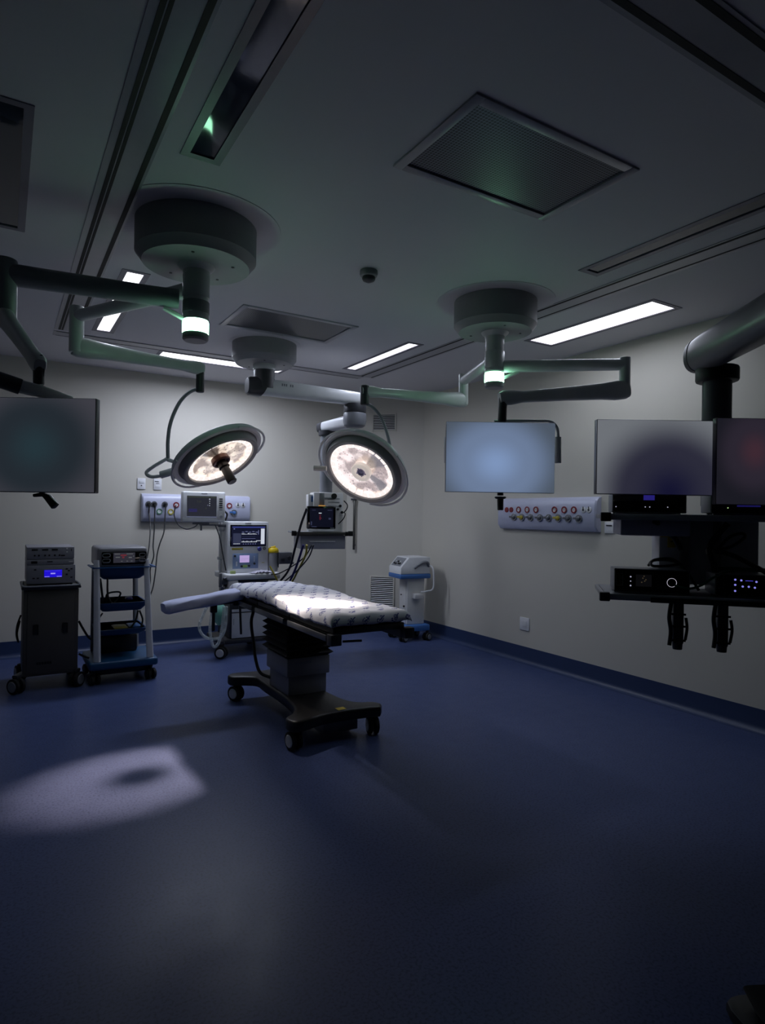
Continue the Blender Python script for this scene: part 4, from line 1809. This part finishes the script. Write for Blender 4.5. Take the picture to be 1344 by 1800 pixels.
tray(.885, .44, .46, .10, 'top_tray', .07)
b = MB()
b.box(-.255, .26, -.27, -.255, .99, 1.0, .003)
b.box(-.255, -.235, -.27, .1, .988, 1.0, .003)
b.box(.24, .26, -.27, .1, .988, 1.0, .003)
b.build('bumper_rail', BLUE, t)
tray(.61, .40, .44, .075, 'middle_tray')
tray(.40, .41, .44, .055, 'lower_tray')
b = MB()
b.box(-.27, .285, -.29, .27, .13, .20, .02, 3)
b.build('base_tray', mat('base_blue', '#14466f', .4), t)
b = MB()
b.box(-.23, .24, -.2, .2, .07, .13, .01)
b.build('base_pan', BLACK, t)
for x, y in ((-.22, -.22), (.235, -.22), (-.22, .22), (.23, .22)):
    caster(t, x, y, .045, .3, hub=DARK, top=.14)
b = MB()
b.box(-.17, .17, .05, .2, .2, .36, .02)
b.build('rear_bin', BLACK, t)

t = thing('electrosurgical_generator', 'rounded grey generator with black front and four oval sockets on blue trolley', 'generator', (.893, 5.99, .965))
b = MB()
b.box(-.205, .20, -.24, .2, .03, .205, .03, 4)
b.box(-.17, .17, -.2, .15, 0.0, .035)
b.build('casing', mat('generator_pale', '#6c6d73', .4), t)
b = MB()
b.box(-.172, .19, -.247, -.238, .055, .165, .012, 3)
fp = b.build('front_panel', GLOSSB, t)
for x in (-.135, .155):
    for z in (.135, .09):
        b = MB()
        w_, h_ = (.03, .015) if x < 0 else (.024, .014)
        path = [(x + w_ * math.copysign(abs(math.cos(a)) ** .6, math.cos(a)), -.2485, z + h_ * math.copysign(abs(math.sin(a)) ** .6, math.sin(a))) for a in [2 * PI * k / 20 for k in range(21)]]
        b.tube(path, .003, 6, 1)
        b.build('oval_socket', GREY, fp)
ui(fp, 'display', -.08, .095, .07, .158, -.2482, emat('display_grey', '#30303a', .8),
   [(.05, .3, .82, .88, 1), (.6, .9, .82, .88, 1), (.33, .6, .66, .8, 2), (.1, .3, .5, .58, 1), (.4, .5, .45, .6, 2), (.7, .85, .45, .55, 1), (.9, .96, .6, .66, 1), (.35, .42, .12, .18, 1), (.6, .68, .12, .18, 1), (.8, .88, .12, .18, 1)],
   [emat('display_pale', '#6a6e70', .7), emat('display_red', '#702a35', .8)])

t = thing('foot_pedal', 'yellow and blue foot pedal lying on the lower tray of the trolley', 'foot pedal', (.97, 5.97, .412))
b = MB()
b.box(-.13, -.01, -.15, .05, 0, .05, .012)
b.build('yellow_pad', mat('pedal_yellow', '#7e7420', .5), t)
b = MB()
b.box(-.005, .1, -.14, .05, 0, .055, .012)
b.build('blue_pad', BLUE, t)
for pts, r, lb in (([(.72, 5.80, .90), (.735, 5.80, .78), (.745, 5.82, .70), (.73, 5.85, .66)], .009, 'black cable hanging from the top tray to the middle tray, leftmost'),
                   ([(.78, 5.82, .90), (.785, 5.82, .75), (.82, 5.84, .68), (.86, 5.84, .70), (.89, 5.84, .76), (.85, 5.84, .775), (.78, 5.84, .755), (.78, 5.86, .66)], .008, 'black cable looping on the middle tray of the blue trolley'),
                   ([(1.04, 5.85, .60), (1.02, 5.84, .52), (.98, 5.83, .46), (.95, 5.84, .455)], .008, 'black cable dropping from the middle tray to the foot pedal'),
                   ([(1.05, 5.84, .60), (1.075, 5.83, .52), (1.06, 5.82, .455)], .008, 'black cable at the right end of the lower tray'),
                   ([(.745, 5.82, .60), (.70, 5.8, .53), (.69, 5.82, .45)], .007, 'black cable slanting under the middle tray at its left end'),
                   ([(.565, 5.86, .54), (.60, 5.86, .47), (.64, 5.86, .40), (.665, 5.86, .375)], .009, 'black cable between the taupe cart and the blue trolley, upper'),
                   ([(.57, 5.86, .26), (.61, 5.86, .235), (.65, 5.86, .215)], .009, 'black cable between the taupe cart and the blue trolley, lower')):
    b = MB()
    b.tube(pts, r, 8, 8)
    tag(b.build('hanging_cable', BLACK), lb, 'cable')
t = thing('power_adapter', 'small dark adapter standing on the middle tray of the trolley', 'adapter', (.985, 6.0, .62))
b = MB()
b.box(-.03, .03, -.04, .04, 0, .085, .014, 3)
b.build('block', HOSEB, t)

# ------------------------------------------------------------------ white and blue machine in the corner
t = thing('warming_unit', 'white and blue wheeled machine in the cut corner beside the tall vent', 'medical device', (4.2, 6.2, 0), rad(-97))
b = MB()
b.box(-.17, .17, -.20, .17, .115, .19, .015)
b.build('base', LBLUE, t)
for x, y in ((-.15, -.17), (.15, -.17), (-.15, .14), (.15, .14)):
    caster(t, x, y, .045, .4, hub=GREY, top=.12)
b = MB()
b.box(-.11, .11, -.11, .12, .19, .74, .012)
b.box(-.085, .085, -.116, -.11, .2, .70, .003)
b.build('pillar', OFFW, t)
b = MB()
b.box(-.17, .17, -.23, .17, .735, .79, .012)
b.build('blue_band', LBLUE, t)
prof = [(-.225, .79), (-.225, .865), (-.12, .985), (.10, .99), (.165, .985), (.165, .79)]
b = MB()
b.prism(prof, -.165, .165, Matrix(((0, 0, 1, 0), (1, 0, 0, 0), (0, 1, 0, 0), (0, 0, 0, 1))), .012)
b.build('housing', WHITE, t)
b = MB()
SM = TR((0, -.1725, .9265)) @ RX(rad(48.8))
b.box(-.12, .12, -.062, .062, -.0, .004, .001, M=SM)
cpn = b.build('control_panel', GREY, t)
for x, y in ((-.07, -.03), (-.02, -.035), (.04, -.03), (.08, -.03), (.0, .0)):
    b = MB()
    b.cyl(SM @ Vector((x, y, .004)), SM @ Vector((x, y, .014)), .012, n=14)
    b.build('knob', BLACK, cpn)
for x, y in ((-.05, 0), (.06, .0)):
    b = MB()
    b.cyl(SM @ Vector((x, y, .004)), SM @ Vector((x, y, .012)), .009, n=12)
    b.build('white_button', WHITE, cpn)
b = MB()
b.tube([(.168, -.05, .86), (.19, .03, .92), (.19, .1, .93), (.172, .14, .88)], .018, 12, 6)
b.build('hose_arch', GREY, t)
b = MB()
b.box(.115, .19, -.05, .06, .50, .56, .008)
b.build('side_box', OFFW, t)
b = MB()
b.tube([(.172, .13, .90), (.23, .16, .86), (.24, .17, .74), (.24, .16, .62), (.21, .1, .59), (.19, .03, .58)], .009, 8, 8)
b.build('drain_tube', WHITE, t)
b = MB()
b.cyl((.05, -.117, .40), (.05, -.13, .40), .012, n=12)
b.cyl((-.03, -.117, .53), (-.03, -.127, .53), .008, n=12)
b.build('lock_knob', BLACK, t)

# ------------------------------------------------------------------ equipment tower at the right
TRZ = rad(-46)
TM = TR((3.10, 1.976, 0)) @ RZ(TRZ)
tw_t = thing('hanging_equipment_tower', 'dark ceiling-hung equipment tower with two shelves near the right edge', 'equipment tower', M=TM)
dtow = mat('tower_grey', '#4a4a50', .42)
TRAIL = mat('tower_rail', '#9b9ba1', .35, .2)
TSHELF = mat('tower_shelf', '#8e8e95', .4)
pa, pe = P(1236, 622, 3.33), P(1430, 512, 2.40)
b = MB()
dd = (pe - pa).normalized()
b.loft([(pa + dd * -.02, .16, .185), (pa + dd * .1, .17, .195), (pe, .17, .195), (pe + dd * .42, .17, .195)], 32, 2.4)
b.build('support_arm', mat('tower_arm_grey', '#6c6b70', .33), tw_t, True)
b = MB()
hub = pe + dd * .34
b.cyl((hub.x, hub.y, hub.z - .12), (hub.x, hub.y, ZC - .19), .11, n=36, bev=.01)
b.build('ceiling_column', dtow, tw_t, True)
b = MB()
b.lathe([(.2, -.001), (.2, -.16), (.18, -.2), (.1, -.2)], TR((hub.x, hub.y, ZC)), 56)
b.build('drum_cover', SHROUD, tw_t, True)
b = MB()
b.loft([(pa + dd * -.085, .11, .13), (pa + dd * -.07, .155, .18), (pa + dd * -.028, .165, .19), (pa + dd * -.021, .165, .19)], 32, 2.4)
b.build('arm_end_cap', DARK, tw_t, True)
b = MB()
pc = P(1260, 662, 3.3)
b.cyl((pc.x, pc.y, pc.z - .03), (pc.x, pc.y, pc.z + .05), .105, n=36, bev=.012)
b.build('brake_collar', BLACK, tw_t, True)
b = MB()
b.cyl((pc.x, pc.y, 1.56), (pc.x, pc.y, pc.z), .071, n=32)
b.build('column', dtow, tw_t, True)
b = MB()
b.box(-.14, .34, .012, .25, 1.14, 1.485, .01)
hd = b.build('service_head', mat('tower_white_grey', '#cfcfd4', .45), tw_t)
for x in (-.02, .14):
    b = MB()
    b.box(x - .018, x + .018, -.013, .011, 1.14, 1.48, .004)
    b.build('vertical_rail', STEEL, hd)
for x0, z0 in ((-.135, 1.39), (-.098, 1.335)):
    b = MB()
    b.box(x0, x0 + .04, .006, .0115, z0, z0 + .075, .001)
    b.mi = 1
    b.box(x0 + .013, x0 + .033, .0035, .0057, z0 + .03, z0 + .036)
    b.build('yellow_tag', [YELLOW, BLACK], hd)
for zs, nm in ((1.505, 'upper_shelf'), (1.10, 'lower_shelf')):
    b = MB()
    b.box(-.43, .62, -.235, .2, zs - .012, zs + .004, .003)
    sh = b.build(nm, TSHELF, tw_t)
    b = MB()
    b.box(-.43, .62, -.258, -.236, zs - .026, zs + .006, .004)
    b.box(-.45, -.431, -.25, .2, zs - .02, zs + .004, .003)
    b.build('equipment_rail', TRAIL, sh)
    for x in (-.46, .60):
        b = MB()
        b.box(x, x + .05, -.266, -.228, zs - .034, zs + .012, .005)
        b.build('rail_end_cap', BLACK, sh)
    if zs < 1.2:
        b = MB()
        b.box(-.22, .36, -.264, -.259, zs - .03, zs - .004, .002)
        b.build('rail_sleeve', BLACK, sh)
b = MB()
b.box(-.36, -.03, -.21, .15, 1.40, 1.49, .008)
b.build('drawer', mat('tower_drawer', '#a2a2b4', .4), tw_t)
for x, lb in ((-.085, 'a'), (.115, 'b')):
    b = MB()
    b.box(x - .025, x + .025, -.235, -.19, .865, 1.082, .008)
    b.cyl((x, -.2125, .838), (x, -.2125, .87), .022, .025, n=18)
    ho = b.build('docking_handle', DARK, tw_t)
    b = MB()
    b.tube([(x - .036, -.24, 1.075), (x - .045, -.245, 1.0), (x - .036, -.24, .93), (x - .042, -.24, .86)], .010, 8, 6)
    b.tube([(x + .032, -.24, 1.0), (x + .037, -.245, .95), (x + .03, -.24, .89)], .007, 8, 6)
    for z in (1.01, .95, .88):
        b.box(x - .042, x + .033, -.239, -.236, z, z + .01)
    b.build('strapped_cable', BLACK, ho)


def tower_box(label, x0, x1, z0, h, d, front, y0=-.2, name='video_processor', casem=None):
    t = thing(name, label, 'medical device', M=TM @ TR(((x0 + x1) / 2, y0, z0)))
    w = (x1 - x0) / 2
    b = MB()
    b.box(-w, w, .006, d, 0.008, h - .003, .006)
    b.box(-w + .02, w - .02, .03, .05, 0, .01)
    b.box(-w + .02, w - .02, d - .05, d - .03, 0, .01)
    b.build('casing', casem or mat('device_grey', '#a5a6ac', .4), t)
    b = MB()
    b.box(-w, w, -.006, .0055, .004, h, .0049, 3)
    fp = b.build('front_panel', GLOSSB, t)
    b = MB()
    o = .002
    b.tube([(-w + o, -.0065, .012), (-w + o, -.0065, h - .01), (-w + .012, -.0065, h - o), (w - .012, -.0065, h - o), (w - o, -.0065, h - .01), (w - o, -.0065, .014), (w - .012, -.0065, .006), (-w + .012, -.0065, .006), (-w + o, -.0065, .012)], .0012, 6, 1)
    b.build('front_trim', STEEL, fp)
    front(t, fp, w, h)
    return t


E_RING = emat('ring_white', '#c9c6d6', .8)
E_LED = emat('led_violet', '#5a50e0', .8)
E_DOT = emat('led_white', '#b8b8d0', .7)


def front_cam(t, fp, w, h):
    b = MB()
    b.lathe([(.021, 0), (.0228, 0), (.0228, .0015), (.021, .0015)], TR((w * .53, -.0063, h * .5)) @ RX(PI / 2), 40, True)
    b.build('dial_ring', E_RING, fp)
    b = MB()
    for x, z, ww, hh in ((-w * .86, h * .55, .016, .06),):
        for (a, c, d, e) in ((x - ww, x + ww, z + hh / 2, z + hh / 2 + .0015), (x - ww, x + ww, z - hh / 2, z - hh / 2 + .0015), (x - ww, x - ww + .0015, z - hh / 2, z + hh / 2), (x + ww - .0015, x + ww, z - hh / 2, z + hh / 2 + .0015)):
            b.box(a, c, -.0072, -.0062, d, e)
    b.build('socket_outline', GREY, fp)
    for z in (.68, .5, .32):
        b = MB()
        b.cyl((-w * .56, -.0062, h * z), (-w * .56, -.0075, h * z), .004 if z != .5 else .003, n=10)
        b.build('status_light', E_DOT, fp)
    b = MB()
    rect(b, -w * .42, -w * .0, h * .3, h * .78, -.0066)
    b.mi = 1
    for k, (u, v) in enumerate(((-.25, .62), (-.2, .5), (-.28, .45), (-.17, .56), (-.22, .7))):
        rect(b, w * u, w * u + .006, h * v, h * v + .005, -.0070)
    b.build('small_screen', [emat('screen_faint', '#0b0b0d', .8), emat('screen_ochre', '#4a4030', .7)], fp)


def front_led(t, fp, w, h):
    for u, v in ((-.36, .78), (-.36, .56), (-.36, .3), (-.28, .76), (-.26, .5), (-.18, .5), (-.1, .47), (-.08, .72)):
        b = MB()
        b.cyl((w * u * 1.6, -.0062, h * v), (w * u * 1.6, -.0078, h * v), .005, n=12)
        b.build('blue_key', emat('led_blue_white', '#8f8cf0', .8), fp)
    b = MB()
    b.box(-w * .36, -w * .2, -.0072, -.0062, h * .74, h * .76)
    b.build('blue_bar', E_LED, fp)


def front_plain(t, fp, w, h):
    b = MB()
    rect(b, -w * .15, w * .15, h * .60, h * .82, -.0066)
    b.build('violet_display', emat('violet_led', '#2a2480', .7), fp)
    for u in (-.9, -.1, .02, .5):
        b = MB()
        b.cyl((w * u, -.0062, h * .3), (w * u, -.0076, h * .3), .003, n=10)
        b.build('status_light', E_DOT, fp)


def front_right(t, fp, w, h):
    b = MB()
    rect(b, -w * .42, w * .1, h * .35, h * .75, -.0066)
    b.mi = 1
    rect(b, -w * .22, -w * .06, h * .45, h * .66, -.0070)
    b.build('violet_display', [emat('violet_dim', '#1b1858', .7), emat('pale_lilac', '#8884a8', .7)], fp)
    b = MB()
    b.cyl((-w * .62, -.0062, h * .3), (-w * .62, -.0076, h * .3), .003, n=10)
    b.build('status_light', emat('led_green', '#b0d890', .8), fp)


tower_box('black-fronted box on the upper tower shelf, under the grey-lit monitor', -.40, -.05, 1.512, .115, .205, front_plain)
tower_box('box with small violet label on the upper tower shelf at the right edge', .06, .46, 1.512, .115, .205, front_right)
tower_box('black-fronted camera control box with white ring dial on the lower shelf', -.385, -.03, 1.105, .125, .205, front_cam, name='camera_control_unit')
tower_box('black light source with blue keys on the lower shelf at the right', .085, .50, 1.105, .115, .205, front_led, name='light_source')


def tp(*p):
    return TM @ Vector(p)


for pts, r, mm, lb in (
        ([(-.20, -.05, 1.24), (-.17, .0, 1.262), (-.10, -.02, 1.268), (-.05, -.06, 1.256), (-.12, -.1, 1.243), (-.19, -.1, 1.243), (-.17, -.03, 1.268), (-.08, -.05, 1.275), (-.02, -.10, 1.21), (.03, -.12, 1.125)], .007, BLACK, 'coiled black cable on top of the camera control box'),
        ([(-.20, -.23, 1.475), (-.14, -.14, 1.44), (-.085, -.1, 1.39), (-.05, -.09, 1.33)], .014, BLACK, 'thick black cable slanting under the upper shelf past the yellow tags'),
        ([(.16, -.12, 1.47), (.11, -.10, 1.40), (.08, -.09, 1.33), (.10, -.10, 1.27), (.12, -.08, 1.2)], .016, BLACK, 'thick black cable bundle hanging between the tower shelves'),
        ([(.10, -.1, 1.33), (.17, -.12, 1.35), (.235, -.12, 1.40), (.22, -.12, 1.42), (.17, -.11, 1.40), (.12, -.1, 1.34)], .008, BLACK, 'black cable loop sticking out right of the thick bundle'),
        ([(.10, -.1, 1.33), (.18, -.12, 1.31), (.26, -.12, 1.27), (.34, -.12, 1.225)], .012, BLACK, 'black cable running from the bundle down behind the light source'),
        ([(-.10, -.215, 1.155), (-.04, -.24, 1.145), (.02, -.23, 1.165), (.08, -.215, 1.205), (.16, -.17, 1.232), (.28, -.14, 1.236), (.40, -.14, 1.234)], .006, mat('green_cable', '#0f4a30', .35), 'green fibre cable from the ring dial across to the light source')):
    b = MB()
    b.tube([tp(*q) for q in pts], r, 8, 8)
    tag(b.build('hanging_cable', mm), lb, 'cable')
b = MB()
b.tube([tp(.1, -.10, 1.228), tp(.2, -.05, 1.236), tp(.34, -.08, 1.24), tp(.42, -.04, 1.236), tp(.3, .02, 1.236), tp(.15, -.02, 1.236)], .006, 8, 8)
tag(b.build('hanging_cable', MATS['green_cable']), 'coiled green cable lying on top of the light source', 'cable')

# tower monitors
c = P(1153, 804, 2.82)
flat_monitor('wide monitor with dark violet screen at the left of the tower pair', c, 210 * 2.82 / FPX, 132 * 2.82 / FPX,
             glow_screen('violet_screen', (.62, .02), (.75, 1.15), '#14142f', '#2b2b3a', '#6c7076'), frame=MID)
c = P(1352, 812, 2.74)
flat_monitor('wide dark monitor with faint red glow at the right edge of the room', c, 188 * 2.74 / FPX, 153 * 2.74 / FPX,
             glow_screen('red_glow_screen', (.36, .62), (.42, .6), '#3d2832', '#2a2530', '#1a1a22'))
t = thing('ceiling_monitor_bar', 'dark bar behind the two tower monitors, fixed to the column', 'monitor mount', P(1258, 780, 2.95))
b = MB()
b.box(-.40, .42, -.02, .02, -.03, .03, .006, M=TR(P(1258, 790, 2.94)) @ RZ(SCREEN_RZ))
b.cyl(P(1258, 790, 2.94), Vector((pc.x, pc.y, P(1258, 790, 2.94).z)), .03, n=14)
b.build('bar', DARK, t, True)

# dark pedal on the floor near the viewer
q = PZ(1330, 1785, .03)
t = thing('foot_pedal', 'black foot pedal on the dark floor in the near right corner', 'foot pedal', (q.x + .05, q.y - .05, 0), -.5)
b = MB()
b.prism(spline2([(-.12, -.09), (.13, -.09), (.14, .07), (0, .10), (-.13, .07)], 4), .0, .035, bev=.008)
b.build('base', BLACK, t)
b = MB()
b.loft([((0, -.07, .045), .16, .012), ((0, .0, .055), .17, .016), ((0, .075, .07), .15, .02)], 20, 4)
b.build('treadle', RUBBER, t)

# ------------------------------------------------------------------ lamps
PANEL_W = 36


def spot(name, loc, target, energy, ang, blend, col, size):
    l = bpy.data.lights.new(name, 'SPOT')
    l.energy = energy
    l.spot_size = ang
    l.spot_blend = blend
    l.color = col
    l.shadow_soft_size = size
    o = bpy.data.objects.new(name, l)
    COL.objects.link(o)
    o.location = loc
    o.rotation_euler = (Vector(target) - Vector(loc)).to_track_quat('-Z', 'Y').to_euler()
    return o


tgt1 = PZ(562, 1061, .9)
spot('surgical_beam', c1 + n1_.normalized() * .24, tgt1, 420, rad(24), 1.0, (1, .88, .78), .05)
spot('surgical_halo', c1 + n1_.normalized() * .24, tgt1, 38, rad(58), 1.0, (1, .9, .84), .05)
tgt2 = PZ(246, 1364, 0)
for k in range(12):
    a = 2 * PI * k / 12
    off = (H2.to_3x3() @ Vector((math.cos(a), math.sin(a), 0))) * .24
    src = c2 + off * .3 + n2_.normalized() * .06
    spot('surgical_beam', src, tgt2 + off * 1.15, 620.0, rad(11.5), 1.0, (1, .70, .46), .03)

for x0, x1, y0, y1, on in LIGHTS:
    if not on:
        continue
    l = bpy.data.lights.new('ceiling_light_beam', 'AREA')
    l.shape = 'RECTANGLE'
    l.size, l.size_y = x1 - x0 - .04, y1 - y0 - .04
    k = 3.6 if y0 > 6 else (.56 if x0 > 3.5 else (.75 if x0 < 1 else 1.7))
    l.energy = PANEL_W * k * l.size * l.size_y
    l.spread = rad(172)
    l.color = (.74, .81, 1.0)
    o = bpy.data.objects.new('ceiling_light_beam', l)
    COL.objects.link(o)
    o.location = ((x0 + x1) / 2, (y0 + y1) / 2, ZC - .002)

# things of one kind share a group
GROUPS = {'ceiling_mount': 'round ceiling drums', 'surgical_light': 'surgical lights', 'ceiling_boom_arm': 'monitor boom arms', 'wall_air_vent': 'louvred wall vents',
          'medical_wall_panel': 'medical wall panels', 'wall_switch': 'wall switches', 'wall_outlet': 'wall outlets', 'gas_hose': 'hoses below the pendant', 'monitor_lead': 'leads below the pendant',
          'power_cable': 'black power leads', 'monitor_cable': 'cables at the patient monitor', 'hanging_cable': 'loose cables on carts and tower', 'breathing_hose': 'breathing hoses',
          'electrosurgical_generator': 'electrosurgical generators', 'video_processor': 'boxes on the upper tower shelf', 'foot_pedal': 'foot pedals'}
for o in list(SC.objects):
    k = o.name.split('.')[0]
    if o.parent is None and k in GROUPS and 'label' in o and 'group' not in o:
        o['group'] = GROUPS[k]

w = bpy.data.worlds.new('world')
SC.world = w
w.use_nodes = True
w.node_tree.nodes['Background'].inputs[0].default_value = (0, 0, 0, 1)
w.node_tree.nodes['Background'].inputs[1].default_value = 0

vs = SC.view_settings
vs.view_transform = 'Standard'
vs.look = 'None'
vs.gamma = 1
vs.use_curve_mapping = False
vs.exposure = 0.0
SC.cycles.use_denoising = True
SC.cycles.sample_clamp_indirect = 4
SC.cycles.max_bounces = 8
SC.cycles.transparent_max_bounces = 16
